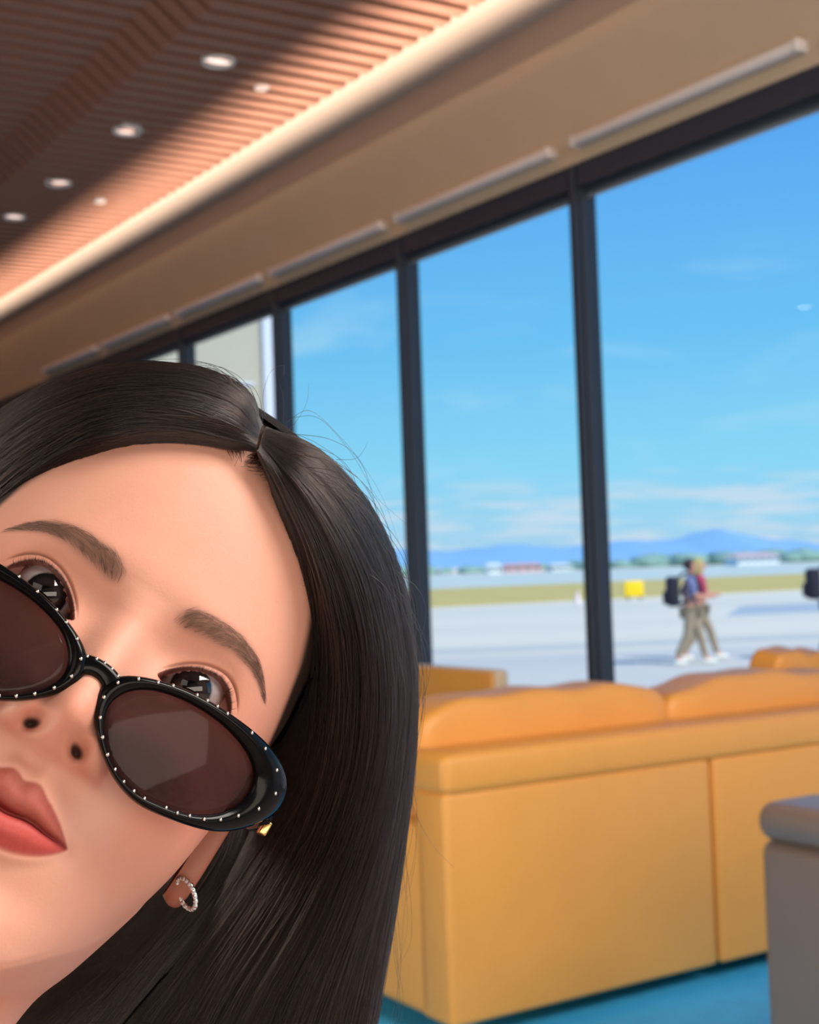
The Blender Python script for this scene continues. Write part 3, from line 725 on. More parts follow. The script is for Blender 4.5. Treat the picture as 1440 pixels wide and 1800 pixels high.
# ------- eyes
def eye_mat():
    m = bpy.data.materials.new('eyeball'); m.use_nodes = True; t = NT(m.node_tree)
    b = t.n('ShaderNodeBsdfPrincipled'); o = t.n('ShaderNodeOutputMaterial'); t.l(b.outputs[0], o.inputs[0])
    tcn = t.n('ShaderNodeTexCoord'); s = t.n('ShaderNodeSeparateXYZ'); t.l(tcn.outputs['Object'], s.inputs[0])
    r = t.math('MULTIPLY', t.math('SQRT', t.math('ADD', t.math('POWER', s.outputs[0], 2), t.math('POWER', s.outputs[1], 2))), 1000 / 12.)
    n = t.n('ShaderNodeTexNoise'); n.inputs['Scale'].default_value = 900; t.l(tcn.outputs['Object'], n.inputs['Vector'])
    r2 = t.math('ADD', r, t.math('MULTIPLY', t.math('SUBTRACT', n.outputs[0], .5), .05))
    c = t.ramp(r2, [(0, (.002, .002, .003, 1)), (.24, (.002, .002, .003, 1)), (.27, lin4((28, 21, 21))), (.44, lin4((34, 27, 28))), (.56, lin4((14, 12, 14))), (.61, lin4((18, 16, 18))), (.67, lin4((150, 138, 136))), (1, lin4((140, 112, 106)))])
    t.l(c, b.inputs['Base Color']); b.inputs['Roughness'].default_value = .06; b.inputs['Coat Weight'].default_value = .6; b.inputs['Coat Roughness'].default_value = .02; return m
m_eye = eye_mat(); m_lash = material('lash', (16, 12, 13), .5)
for sgn in (-1, 1):
    bm = bmesh.new(); bmesh.ops.create_uvsphere(bm, u_segments=48, v_segments=32, radius=EYER / 1000)
    for v in bm.verts:                                     # cornea bulge
        r = math.hypot(v.co.x, v.co.y)
        if v.co.z > 0: v.co.z += .0009 * math.exp(-(r / .0055) ** 2)
    o = bm_obj('eye', bm, m_eye, person, True)
    c = hw([sgn * EX, 0, EYEZ - .2]); look = CAM - c; look /= np.linalg.norm(look)
    look = look + .03 * HX * (-1)                           # both eyes on the lens
    xx = HX - look * (HX @ look) / (look @ look); zz = look / np.linalg.norm(look); xx /= np.linalg.norm(xx); yy = np.cross(zz, xx)
    o.matrix_local = Matrix(((xx[0], yy[0], zz[0], c[0] - person_o[0]), (xx[1], yy[1], zz[1], c[1] - person_o[1]), (xx[2], yy[2], zz[2], c[2] - person_o[2]), (0, 0, 0, 1)))

def surf(x, y):
    """skin height z at face position (x, y) arrays"""
    x = np.atleast_1d(np.asarray(x, float)); y = np.atleast_1d(np.asarray(y, float))
    zf, w, zb, zc = tabi(y).T; n = 2.25
    z = zc + (zf - zc) * np.clip(1 - (np.abs(x) / w) ** n, 0, 1) ** (1 / n)
    return features(x, y, z)
# ------- strands helper
def strands(name, curves, radii, mat, parent=person):
    """curves: list of (k,3) world arrays"""
    hc = bpy.data.hair_curves.new(name); sizes = [len(c) for c in curves]; hc.add_curves(sizes)
    P = (np.concatenate(curves) - person_o).astype(np.float32)
    hc.attributes['position'].data.foreach_set('vector', P.ravel())
    ra = hc.attributes.get('radius') or hc.attributes.new('radius', 'FLOAT', 'POINT')
    ra.data.foreach_set('value', np.asarray(radii, np.float32))
    hc.materials.append(mat); o = bpy.data.objects.new(name, hc); link(o, parent); return o
# brows and lashes
cs, rs = [], []
for sgn in (-1, 1):
    for i in range(520):
        x = rng.uniform(11, 55); c = np.interp(x, BROW[:, 0], BROW[:, 1]); h = np.interp(x, BROW[:, 0], BROW[:, 2]); y = c + rng.uniform(-.95, .95) * h
        if rng.random() > ss(9, 17, x) * .9 + .1: continue
        a = math.radians(np.interp(x, [11, 20, 35, 55], [62, 38, 12, -22]) + rng.normal(0, 9) - (y - c) / h * 18); L = rng.uniform(2.5, 4.8) * (.8 if x > 45 else 1)
        t = np.linspace(0, 1, 4); xs = x + t * L * math.cos(a); ys = y + t * L * math.sin(a) - .35 * t * t
        zs = surf(xs * 1.0, ys) + .12 + .35 * t * (1 - t) * 4 * .5
        cs.append(hw(np.stack([sgn * xs, ys, zs], 1))); rs += [.00003, .000034, .000028, .00001]
m_brow = material('brow_hair', (112, 88, 76), .6)
strands('eyebrows', cs, rs, m_brow)
cs, rs = [], []
for sgn in (-1, 1):
    for i in range(70):
        x = rng.uniform(19, 47); u_, l_, _ = lid(np.array([x])); z0 = surf([x], [u_[0] + .35])[0]
        L = rng.uniform(1.6, 3.0) * (.6 + .4 * ss(18, 34, x)); fx = (x - 31) / 16
        t = np.linspace(0, 1, 6)
        xs = x + fx * 2.6 * t * L / 5; ys = u_[0] + .1 - .7 * t * L / 5 * 1.2 + 3.4 * t ** 2 * L / 5; zs = z0 + .1 + L * .85 * t - 1.0 * t ** 2
        cs.append(hw(np.stack([sgn * xs, ys, zs], 1))); rs += list(np.linspace(.00007, .000012, 6))
strands('eyelashes', cs, rs, m_lash)

# ------- hair: an inner mass plus strands laid along guide paths
def hair_mat(name, c0, c1, rough=.32):
    m = bpy.data.materials.new(name); m.use_nodes = True; t = NT(m.node_tree)
    h = t.n('ShaderNodeBsdfHairPrincipled'); h.parametrization = 'COLOR'; o = t.n('ShaderNodeOutputMaterial'); t.l(h.outputs[0], o.inputs[0])
    hi = t.n('ShaderNodeHairInfo')
    t.l(t.mix(hi.outputs['Random'], lin4(c0), lin4(c1)), h.inputs['Color'])
    h.inputs['Roughness'].default_value = rough; h.inputs['Radial Roughness'].default_value = .45; h.inputs['Coat'].default_value = .0; h.inputs['IOR'].default_value = 1.5
    return m
m_hair = hair_mat('black_brown_hair', (4, 4, 5), (34, 25, 22), .25)
m_mass = material('hair_mass', (13, 10, 11), .6, spec=.25, noise=.3, nscale=60)
def G(*pts): return catmull([px(*p) for p in pts], 26)
R_G = [   # filler behind the temple and ear first
    G((452, 797, .533), (482, 876, .545), (503, 965, .565), (512, 1060, .59), (505, 1150, .61), (480, 1240, .63), (450, 1330, .645), (410, 1410, .655), (360, 1500, .655), (300, 1610, .645), (230, 1740, .635), (170, 1860, .625)),
    G((452, 795, .531), (488, 872, .535), (517, 962, .543), (534, 1060, .555), (531, 1150, .567), (514, 1240, .582), (488, 1330, .600), (452, 1410, .618), (415, 1500, .640), (350, 1610, .634), (270, 1740, .625), (200, 1860, .615)),
    # right of the parting: from the strands framing the face to the silhouette and round to the back
    G((452, 792, .529), (492, 868, .529), (527, 955, .533), (549, 1050, .541), (556, 1140, .552), (548, 1230, .566), (528, 1330, .582), (490, 1420, .596), (430, 1520, .604), (350, 1640, .604), (250, 1760, .598), (160, 1870, .590)),
    G((455, 786, .530), (505, 862, .526), (553, 958, .527), (588, 1065, .532), (603, 1170, .541), (598, 1280, .554), (575, 1400, .569), (530, 1510, .580), (465, 1620, .585), (390, 1730, .585), (330, 1830, .582), (290, 1900, .58)),
    G((458, 776, .534), (525, 845, .528), (592, 940, .530), (640, 1055, .537), (660, 1170, .545), (660, 1290, .555), (640, 1410, .566), (605, 1520, .573), (560, 1630, .576), (505, 1740, .576), (465, 1830, .575), (440, 1900, .574)),
    G((461, 764, .541), (535, 815, .540), (610, 900, .546), (667, 1015, .556), (694, 1140, .564), (700, 1270, .570), (686, 1400, .576), (660, 1520, .580), (628, 1630, .582), (595, 1740, .582), (570, 1830, .581), (555, 1900, .58)),
    G((466, 752, .553), (535, 788, .556), (608, 856, .564), (668, 950, .575), (704, 1062, .585), (720, 1180, .592), (718, 1310, .595), (704, 1440, .596), (686, 1570, .596), (664, 1700, .595), (648, 1800, .594), (636, 1900, .592)),
    G((470, 750, .575), (535, 782, .590), (603, 846, .606), (660, 938, .620), (696, 1050, .630), (712, 1170, .635), (710, 1310, .636), (694, 1450, .634), (672, 1590, .630), (650, 1720, .626), (634, 1820, .622), (622, 1900, .62)),
    G((468, 752, .610), (525, 790, .640), (580, 860, .662), (625, 955, .678), (655, 1070, .688), (665, 1190, .690), (660, 1330, .688), (645, 1470, .682), (620, 1610, .674), (590, 1740, .666), (570, 1830, .66), (555, 1900, .655))]
L_G = [   # left of the parting: sweeping across the top of the forehead and out of the picture
    G((450, 796, .528), (410, 786, .534), (350, 771, .531), (280, 768, .528), (205, 784, .5285), (130, 818, .531), (58, 858, .539), (0, 905, .549), (-50, 975, .562), (-90, 1080, .576), (-110, 1220, .588), (-115, 1380, .595)),
    G((452, 784, .530), (408, 766, .530), (345, 749, .525), (272, 744, .521), (192, 756, .519), (112, 790, .525), (36, 836, .532), (-28, 890, .541), (-84, 970, .554), (-125, 1080, .568), (-150, 1220, .58), (-160, 1380, .59)),
    G((454, 772, .534), (410, 738, .5275), (346, 716, .5235), (270, 708, .522), (186, 714, .524), (104, 744, .530), (26, 790, .538), (-42, 850, .547), (-104, 940, .56), (-150, 1060, .573), (-180, 1200, .585), (-195, 1380, .595)),
    G((457, 759, .542), (418, 710, .5395), (355, 682, .538), (278, 672, .538), (194, 677, .541), (112, 702, .547), (32, 744, .556), (-40, 804, .566), (-108, 890, .578), (-165, 1010, .59), (-205, 1160, .60), (-225, 1350, .61)),
    G((461, 749, .554), (428, 697, .557), (366, 663, .559), (286, 650, .561), (202, 652, .566), (120, 674, .573), (42, 709, .582), (-36, 765, .592), (-106, 848, .602), (-168, 965, .612), (-215, 1120, .62), (-240, 1320, .63)),
    G((466, 750, .580), (436, 700, .592), (374, 668, .602), (292, 655, .610), (206, 658, .618), (124, 680, .627), (44, 718, .637), (-34, 775, .646), (-104, 858, .655), (-165, 975, .662), (-210, 1130, .668), (-235, 1320, .672)),
    G((468, 755, .612), (430, 715, .64), (366, 690, .66), (284, 684, .675), (200, 692, .687), (120, 716, .697), (44, 756, .705), (-28, 812, .712), (-92, 892, .717), (-145, 1000, .72), (-185, 1150, .72), (-205, 1320, .72))]
B_G = [   #
    G((490, 1290, .612), (452, 1400, .615), (425, 1510, .611), (365, 1610, .602), (292, 1700, .592), (212, 1800, .583), (140, 1890, .576)),
    # behind the ear and neck, the dark curtain under the jaw
    G((470, 1330, .62), (420, 1440, .622), (372, 1520, .618), (310, 1610, .608), (235, 1700, .598), (150, 1790, .588), (70, 1880, .58)),
    G((450, 1330, .65), (390, 1440, .655), (330, 1540, .655), (255, 1630, .648), (170, 1715, .64), (80, 1790, .632), (-10, 1870, .625)),
    G((420, 1330, .70), (350, 1440, .705), (270, 1540, .705), (190, 1620, .70), (110, 1690, .695), (20, 1760, .69), (-60, 1840, .685)),
    G((300, 1330, .73), (220, 1440, .735), (140, 1540, .735), (60, 1620, .73), (-20, 1700, .725), (-100, 1790, .72), (-160, 1880, .715))]
def wrap_dir(Gs):
    """unit vectors pointing from the guide surface to the inside of the head"""
    c = hw([0, 25, -85]); return c
HC = hw(np.array([0, 30, -85.])); HB_ = px(200, 1500, 1.3)
def mass_sheet(name, Gs, inset, parent, thick=.010, m=42, HC=HC):
    S = catw(np.stack(Gs), np.linspace(.09 if nm == 'L' else 0, 1, m))             # m,K,3
    dS_ = np.gradient(S, axis=0); dT_ = np.gradient(S, axis=1)
    N = np.cross(dS_, dT_); N /= np.linalg.norm(N, axis=2)[..., None] + 1e-12
    c = HC[None, None]; flip = np.sign(((c - S) * N).sum(2))
    # one orientation for the whole sheet
    N *= np.sign(np.median(flip))
    cd = c - S; cd /= np.linalg.norm(cd, axis=2)[..., None]; wr_ = (.35 + .65 * (1 - ss(.02, .2, np.linspace(0, 1, S.shape[1]))))[None, :, None]
    N = N * (1 - wr_) + cd * wr_; N /= np.linalg.norm(N, axis=2)[..., None]
    th_ = thick * (.12 + .88 * ss(0, .14, np.linspace(0, 1, m)))[:, None, None] * (.15 + .85 * ss(0, .15, np.linspace(0, 1, S.shape[1])))[None, :, None]
    A = S + N * (inset + (.008 + .012 * (1 - ss(0, .16, np.linspace(0, 1, m))))[:, None, None] * (1 - ss(0, .22, np.linspace(0, 1, S.shape[1])))[None, :, None]); Bk = A + N * th_
    V = np.concatenate([A.reshape(-1, 3), Bk.reshape(-1, 3)]); q = S.shape[1]; o = m * q; F = []
    for i in range(m - 1):
        for j in range(q - 1):
            a = i * q + j; F += [(a, a + 1, a + q + 1, a + q), (o + a, o + a + q, o + a + q + 1, o + a + 1)]
    for i in range(m - 1):
        for j in (0, q - 1):
            a = i * q + j; F.append((a, a + q, o + a + q, o + a))
    for j in range(q - 1):
        for i in (0, m - 1):
            a = i * q + j; F.append((a, a + 1, o + a + 1, o + a))
    return V, F, S, N
MV, MF = [], []
def addm(V, F):
    o = sum(len(v) for v in MV); MV.append(V); MF.extend([tuple(i + o for i in f) for f in F])
sheetsN = {}
for nm, Gs, ins, th in (('R', R_G, .0068, .012), ('L', L_G, .0068, .012), ('B', B_G, .006, .02)):
    V, F, S, N = mass_sheet(nm, Gs, ins, person, th, HC=HB_ if nm == 'B' else HC); addm(V, F); sheetsN[nm] = (S, N)
# skull cap under the hair
sel = [i for i in range(jr) if BODY_LOCAL[i, 0, 1] > 20 or True]
capV = BODY_LOCAL[:jr].reshape(-1, 3); 
rows_ = np.arange(0, jr, 6); cols_ = np.arange(0, NP_, 4)
sub = BODY_LOCAL[:jr][rows_][:, cols_]; q = sub.shape[1]
hl = hairline_y(np.abs(sub[..., 0])) + 16
keep = (sub[..., 1] > hl) | (sub[..., 2] < -92)
ctr = np.array([0, 20, -85.]); off = sub + (sub - ctr) / np.linalg.norm(sub - ctr, axis=2)[..., None] * 2.2
cv_ = hw(off.reshape(-1, 3)); F = []
for i in range(sub.shape[0] - 1):
    for j in range(q):
        j2 = (j + 1) % q
        if keep[i, j] and keep[i + 1, j] and keep[i, j2] and keep[i + 1, j2]: F.append((i * q + j, (i + 1) * q + j, (i + 1) * q + j2, i * q + j2))
addm(cv_, F)
hair = part('hair', np.concatenate(MV), MF, m_mass)
hair['label'] = 'long straight black hair parted in the centre'

def sheet_strands(Gs, n, out, jit, smin=.02, smax=1, tmin=(0, .06), tmax=(.9, 1), frizz=.0012, K=30, clumps=110, rad=.00009, spow=1.0, HC=HC):
    cs, rs = [], []
    S = np.stack(Gs); s = smin + (smax - smin) * rng.random(n) ** spow
    # clump towards shared paths
    cc = np.sort(rng.uniform(smin, smax, clumps)); near = cc[np.argmin(np.abs(s[:, None] - cc[None]), 1)]
    C = catw(S, s); C2 = catw(S, near)
    dS_ = catw(S, np.clip(s + .01, 0, 1)) - catw(S, np.clip(s - .01, 0, 1)); dT_ = np.gradient(C, axis=1)
    N = np.cross(dS_, dT_); N /= np.linalg.norm(N, axis=2)[..., None] + 1e-12
    Sg = np.sign(np.median(((HC - C) * N).sum(2))); N = -N * Sg
    q = C.shape[1]; t = np.linspace(0, 1, q)
    cl = rng.uniform(.3, .85, n)[:, None] * ss(.1, .8, t)[None]
    C = C + (C2 - C) * cl[..., None]
    ph = rng.uniform(0, 6.28, (n, 3)); fr_ = rng.uniform(1, 3, (n, 1))
    depth = rng.uniform(-jit, out, n)[:, None] * ss(0, .12, t)[None]
    wav = frizz * np.sin(2 * PI * fr_ * t[None] + ph[:, :1]) * ss(0, .3, t)[None]
    dSn = dS_ / (np.linalg.norm(dS_, axis=2)[..., None] + 1e-9)
    C = C + N * (depth + wav * .6)[..., None] + dSn * (frizz * 1.2 * np.sin(2 * PI * fr_ * .7 * t[None] + ph[:, 1:2]) * ss(0, .3, t)[None])[..., None]
    a = rng.uniform(*tmin, n); b = rng.uniform(*tmax, n)
    for i in range(n):
        tt = np.linspace(a[i], b[i], K) * (q - 1); k = np.minimum(tt.astype(int), q - 2); f = (tt - k)[:, None]
        cs.append(C[i, k] * (1 - f) + C[i, k + 1] * f)
        rs.append(rad * np.concatenate([np.linspace(.8, 1, 4), np.ones(K - 8), np.linspace(1, .25, 4)]))
    return cs, rs
cs, rs = [], []
for Gs, n, kw in ((R_G, 9000, dict(out=.0006, jit=.006)), (R_G, 1600, dict(out=.001, jit=.002, rad=.00014, frizz=.002, clumps=60)), (R_G, 5000, dict(out=.003, jit=.003, smin=.45, smax=.78)), (R_G, 2500, dict(out=.002, jit=.002, smin=.12, smax=.27)),
                  (L_G, 9000, dict(out=.0006, jit=.006)), (L_G, 1600, dict(out=.001, jit=.002, rad=.00014, frizz=.002, clumps=60)), (L_G, 3000, dict(out=.0025, jit=.003, smin=.45, smax=.8)), (L_G, 2500, dict(out=.0015, jit=.002, smin=0, smax=.15)), (B_G, 6000, dict(HC=HB_, out=.002, jit=.003, tmin=(0, .02)))):
    a, b = sheet_strands(Gs, n, **kw); cs += a; rs += b
hs = strands('hair_strands', cs, np.concatenate(rs), m_hair, None)
hs.parent = hair; hs['kind'] = 'stuff'
# loose flyaway hairs along the outline
cs, rs = [], []
def fly(pts, r=.00008, n=24):
    c = catmull([px(*p) for p in pts], n); cs.append(c); rs.append(r * np.linspace(1, .35, n))
for i in range(110):     # right side, standing off the silhouette
    s0 = rng.uniform(.52, .72); g = catw(np.stack(R_G), np.array([s0]))[0]; a, L = rng.uniform(0, .34), rng.uniform(.16, .34)
    tt = np.linspace(a, min(a + L, .98), 26) * 25; k = np.minimum(tt.astype(int), 24); f = (tt - k)[:, None]; c = g[k] * (1 - f) + g[k + 1] * f
    o_ = cR * .9 + cU * .45; amp = rng.uniform(.0015, .0085) * (1 if rng.random() < .75 else 1.5); tq = np.linspace(0, 1, 26)
    c = c + o_[None] * (amp * np.sin(PI * tq ** .8) * (1 + .2 * np.sin(7 * tq + i)))[:, None]; cs.append(c); rs.append(.0001 * np.linspace(1, .4, 26))
for i in range(30):     # left crown
    s0 = rng.uniform(.52, .72); g = catw(np.stack(L_G), np.array([s0]))[0]; a, L = rng.uniform(0, .12), rng.uniform(.08, .3)
    tt = np.linspace(a, a + L, 26) * 25; k = np.minimum(tt.astype(int), 24); f = (tt - k)[:, None]; c = g[k] * (1 - f) + g[k + 1] * f
    o_ = cU * .9 + cR * .3; amp = rng.uniform(.001, .006); tq = np.linspace(0, 1, 26)
    c = c + o_[None] * (amp * np.sin(PI * tq ** .8))[:, None]; cs.append(c); rs.append(.0001 * np.linspace(1, .4, 26))
fly([(505, 760, .57), (525, 735, .57), (540, 705, .572), (543, 672, .574)])
fly([(470, 745, .57), (462, 700, .572), (475, 655, .574), (498, 642, .575), (499, 660, .575)])
fly([(498, 742, .575), (498, 700, .577), (490, 668, .578)])
fly([(500, 745, .57), (545, 722, .571), (600, 770, .575), (640, 820, .58), (675, 880, .585), (700, 950, .59)])
fly([(500, 737, .57), (560, 735, .57), (620, 800, .575), (660, 870, .58), (690, 900, .585), (722, 928, .59)])
fly([(590, 808, .57), (625, 806, .572), (640, 790, .574), (647, 776, .575)])
for i in range(16):
    y0 = rng.uniform(1230, 1600); x0 = 700 - (y0 - 1400) * .08 + rng.uniform(0, 8); d = .60
    fly([(x0, y0, d), (x0 + rng.uniform(2, 22), y0 + 90, d), (x0 + rng.uniform(0, 26), y0 + 190, d), (x0 - rng.uniform(0, 30), y0 + rng.uniform(220, 330), d)])
fly([(712, 1370, .6), (735, 1440, .6), (765, 1490, .6), (798, 1525, .6)])
fl = strands('flyaway_hairs', cs, np.concatenate(rs), m_hair, None); fl.parent = hair; fl['kind'] = 'stuff'
# baby hairs at the hairline
cs, rs = [], []
for i in range(1300):
    x = rng.uniform(-46, 46); axx = abs(x); y = hairline_y(axx) + rng.normal(-2.5, 2.6)
    z0 = surf([x], [y])[0] + .1; L = rng.uniform(4, 9); a = math.atan2(1.0, .9 * np.sign(x)) if axx < 45 else math.atan2(.3, np.sign(x))
    a += rng.normal(0, .25); t = np.linspace(0, 1, 5); xs = x + L * t * math.cos(a); ys = y + L * t * math.sin(a)
    w_ = np.clip(np.abs(xs), 0, 74); zs = np.array([surf([np.sign(xs[j]) * w_[j]], [ys[j]])[0] for j in range(5)]) + .1 + .6 * t
    cs.append(hw(np.stack([xs, ys, zs], 1))); rs.append(np.array([.00004, .00005, .00005, .00005, .00004]))
bh = strands('hairline_hairs', cs, np.concatenate(rs), m_hair, None); bh.parent = hair; bh['kind'] = 'stuff'

# ------- dark top on the trunk (out of the picture, below the hair)
r0 = jr + int(NB * .56); r1 = nr
tv = ALL[r0:r1].copy(); ctr_ = tv.mean(1, keepdims=True); dv = tv - ctr_; tv = tv + dv / np.linalg.norm(dv, axis=2)[..., None] * 4
q = NP_; cols = np.arange(0, NP_, 6); tv = tv[:, cols]; q = len(cols)
F = [(i * q + j, (i + 1) * q + j, (i + 1) * q + (j + 1) % q, i * q + (j + 1) % q) for i in range(tv.shape[0] - 1) for j in range(q)]
top = part('knit_top', hw(tv.reshape(-1, 3)), F, material('black_knit', (24, 24, 28), .8, noise=.2, nscale=90, bump=.3, bscale=400))

# ------------------------------------------------------------------ sunglasses
m_acet = material('black_acetate', (9, 9, 11), .17, spec=.17, noise=.1)
m_gold = material('gold_metal', (235, 190, 120), .2, metal=1, noise=.05)
m_silver = material('silver', (225, 222, 218), .18, metal=1, noise=.05)
def lens_mat():
    m = bpy.data.materials.new('smoke_lens'); m.use_nodes = True; t = NT(m.node_tree)
    tr = t.n('ShaderNodeBsdfTransparent'); tr.inputs[0].default_value = (.33, .262, .268, 1)
    gl = t.n('ShaderNodeBsdfGlossy'); gl.inputs['Roughness'].default_value = .05
    df = t.n('ShaderNodeBsdfDiffuse'); df.inputs[0].default_value = lin4((96, 80, 80))
    nn = t.n('ShaderNodeTexNoise'); nn.inputs['Scale'].default_value = 40
    mx0 = t.n('ShaderNodeMixShader'); t.l(t.math('MULTIPLY', nn.outputs[0], .26), mx0.inputs[0]); t.l(tr.outputs[0], mx0.inputs[1]); t.l(df.outputs[0], mx0.inputs[2])
    lw = t.n('ShaderNodeLayerWeight'); lw.inputs[0].default_value = .5
    mx = t.n('ShaderNodeMixShader'); t.l(t.math('ADD', .011, t.math('MULTIPLY', t.math('POWER', lw.outputs[1], 4), .6)), mx.inputs[0])
    t.l(mx0.outputs[0], mx.inputs[1]); t.l(gl.outputs[0], mx.inputs[2]); o = t.n('ShaderNodeOutputMaterial'); t.l(mx.outputs[0], o.inputs[0]); return m
m_lens = lens_mat()
GZ0, GK = 27.0, .0036
def gsurf(x): return GZ0 - GK * x * x
def on_glasses(xp, yp):
    r = ray(xp, yp); o = to_h(CAM); d = HB @ r
    t = .47 * 1
    for _ in range(30):
        p = o + d * t * 1000.; e = p[2] - gsurf(p[0]); t += e / 1000. / -d[2] * .9
    return p[:2]
OUT = [(172, 1207), (205, 1187), (260, 1192), (320, 1209), (380, 1239), (430, 1273), (470, 1308), (499, 1345), (509, 1386), (494, 1424), (452, 1448), (400, 1461), (350, 1455), (290, 1435), (240, 1411), (202, 1370), (178, 1318), (166, 1262)]
INN = [(186, 1248), (207, 1223), (240, 1212), (273, 1214), (317, 1228), (357, 1249), (396, 1278), (427, 1312), (447, 1349), (446, 1376), (436, 1397), (413, 1418), (386, 1429), (344, 1432), (302, 1422), (261, 1405), (240, 1394), (210, 1364), (190, 1324), (183, 1280)]
gc = np.array([on_glasses(318, 1322)])[0]
def polar(P, n=120):
    Q = np.array([on_glasses(*p) for p in P]); Q = catmull(np.vstack([Q, Q[:3]]) @ np.array([[1, 0, 0], [0, 1, 0]]), 600)[:, :2]
    a = np.arctan2(Q[:, 1] - gc[1], Q[:, 0] - gc[0]); r = np.hypot(Q[:, 1] - gc[1], Q[:, 0] - gc[0])
    o = np.argsort(a); th = np.linspace(-PI, PI, n, endpoint=False)
    rr = np.interp(th, np.concatenate([a[o] - 2 * PI, a[o], a[o] + 2 * PI]), np.tile(r[o], 3))
    rr = np.convolve(np.pad(rr, 3, mode='wrap'), np.ones(7) / 7, 'valid')
    return gc + np.stack([np.cos(th), np.sin(th)], 1) * rr[:, None]
PO, PI_ = polar(OUT), polar(INN); NG = len(PO)
sg_o = hw([0, -20, 25])
sg = empty('sunglasses', Matrix.Translation(sg_o))
def gpart(name, V, F, mat, smooth=True, parent=sg):
    return mesh_obj(name, hw(np.asarray(V)) - sg_o, F, mat, parent, smooth)
for sgn in (1, -1):
    sec = [(0.0, -1.6), (.0, .6), (.12, 1.5), (.4, 2.5), (.7, 2.2), (.93, 1.0), (1.0, -.4), (1.0, -1.8), (.93, -3.0), (.5, -3.4), (.08, -3.0)]
    V = []; F = []; m_ = len(sec)
    for i in range(NG):
        wd = np.linalg.norm(PO[i] - PI_[i])
        for f, h in sec:
            p = PI_[i] * (1 - f) + PO[i] * f; hh = h * (.8 + .05 * wd)
            V.append((sgn * p[0], p[1], gsurf(p[0]) + hh))
    for i in range(NG):
        for j in range(m_): F.append((i * m_ + j, i * m_ + (j + 1) % m_, ((i + 1) % NG) * m_ + (j + 1) % m_, ((i + 1) % NG) * m_ + j))
    rim = gpart('rim', V, F, m_acet)
    # lens
    V = [(sgn * gc[0], gc[1], gsurf(gc[0]) + .2)]; F = []; L_ = 8
    for k_ in range(1, L_ + 1):
        for i in range(NG):
            p = gc + (PI_[i] - gc) * (k_ / L_) * 1.01; V.append((sgn * p[0], p[1], gsurf(p[0]) + .2 - .9 * (k_ / L_) ** 2))
    for i in range(NG): F.append((0, 1 + i, 1 + (i + 1) % NG))
    for k_ in range(L_ - 1):
        for i in range(NG): a = 1 + k_ * NG; F.append((a + i, a + NG + i, a + NG + (i + 1) % NG, a + (i + 1) % NG))
    ln = gpart('lens', V, F, m_lens); md = ln.modifiers.new('thickness', 'SOLIDIFY'); md.thickness = .0006; md.offset = -1
    # crystal studs pinned around the rim
    bms = bmesh.new(); bmesh.ops.create_icosphere(bms, subdivisions=2, radius=.00062)
    for v in bms.verts: v.co.z *= 1.2
    me = bpy.data.meshes.new('stud'); bms.to_mesh(me); bms.free(); me.materials.append(m_silver); me.polygons.foreach_set('use_smooth', [True] * len(me.polygons))
    for i in range(0, NG, 4):
        th = -PI + 2 * PI * i / NG
        if rng.random() < .12: continue
        f = .5 + .34 * math.sin(th) + rng.uniform(-.06, .06); p = PI_[i] * (1 - f) + PO[i] * f; wd = np.linalg.norm(PO[i] - PI_[i])
        hh = np.interp(f, [q_[0] for q_ in sec[1:7]], [q_[1] for q_ in sec[1:7]]) * (.8 + .05 * wd)
        o = bpy.data.objects.new('stud', me); link(o, sg); o.location = hw([sgn * p[0], p[1], gsurf(p[0]) + hh + .15]) - sg_o
    # hinge and temple arm
    oe = PO[int(NG * (.5 + math.atan2(4, 30) / (2 * PI)))]
    hx = oe[0] - 1.5; hz = gsurf(hx) - 2.5; hy = oe[1] - 7
    V, F = tube([(sgn * (hx - 1), hy + 3, hz + 1), (sgn * (hx + .6), hy + 2, hz - 6), (sgn * (hx + 1.2), hy + 3, hz - 30), (sgn * 77.5, hy + 11, -70), (sgn * 77.5, hy + 14, -95), (sgn * 75, hy - 2, -112)], [2.6, 2.4, 2.0, 1.8, 1.8, 1.6], 12)
    gpart('temple_arm', V, F, m_acet)
    hb = bmesh.new(); bm_box(hb, (-1.3, -2.6, -2.2), (1.6, 2.6, 2.2), .5, 2)
    Vh = np.array([v.co[:] for v in hb.verts]) + np.array([sgn * (hx + .9), hy, hz - 1.5]); Fh = [[v.index for v in f.verts] for f in hb.faces]; hb.free()
    h_ = gpart('hinge', Vh, Fh, m_gold); h_['label'] = 'gold metal hinge'
# bridge
BX = catmull([(-8.2, -24.2, 5.4), (-5.5, -21.9, 4.3), (-3, -20.4, 3.4), (0, -19.9, 3.1), (3, -20.4, 3.4), (5.5, -21.9, 4.3), (8.2, -24.2, 5.4)], 29)
V = []; F = []; nb_ = 18
for x_, yc_, hh_ in BX:
    for j in range(nb_):
        c_a, s_a = math.cos(2 * PI * j / nb_), math.sin(2 * PI * j / nb_)
        V.append((x_, yc_ + hh_ * np.sign(s_a) * abs(s_a) ** .8, gsurf(x_) - .5 + 2.3 * np.sign(c_a) * abs(c_a) ** .8))
for i in range(len(BX) - 1):
    for j in range(nb_): F.append((i * nb_ + j, i * nb_ + (j + 1) % nb_, (i + 1) * nb_ + (j + 1) % nb_, (i + 1) * nb_ + j))
F += [tuple(range(nb_))[::-1], tuple(range((len(BX) - 1) * nb_, len(BX) * nb_))]
gpart('bridge', V, F, m_acet)
bmi = bmesh.new()
for i in range(5):
    x = -6 + 3 * i; o = bpy.data.objects.new('stud', me); link(o, sg); o.location = hw([x, -17.4 - .035 * x * x, gsurf(x) + 1.0]) - sg_o
bmi.free()
tag(sg, 'oval black sunglasses with smoky lenses and small metal studs, slid down the nose', 'sunglasses')

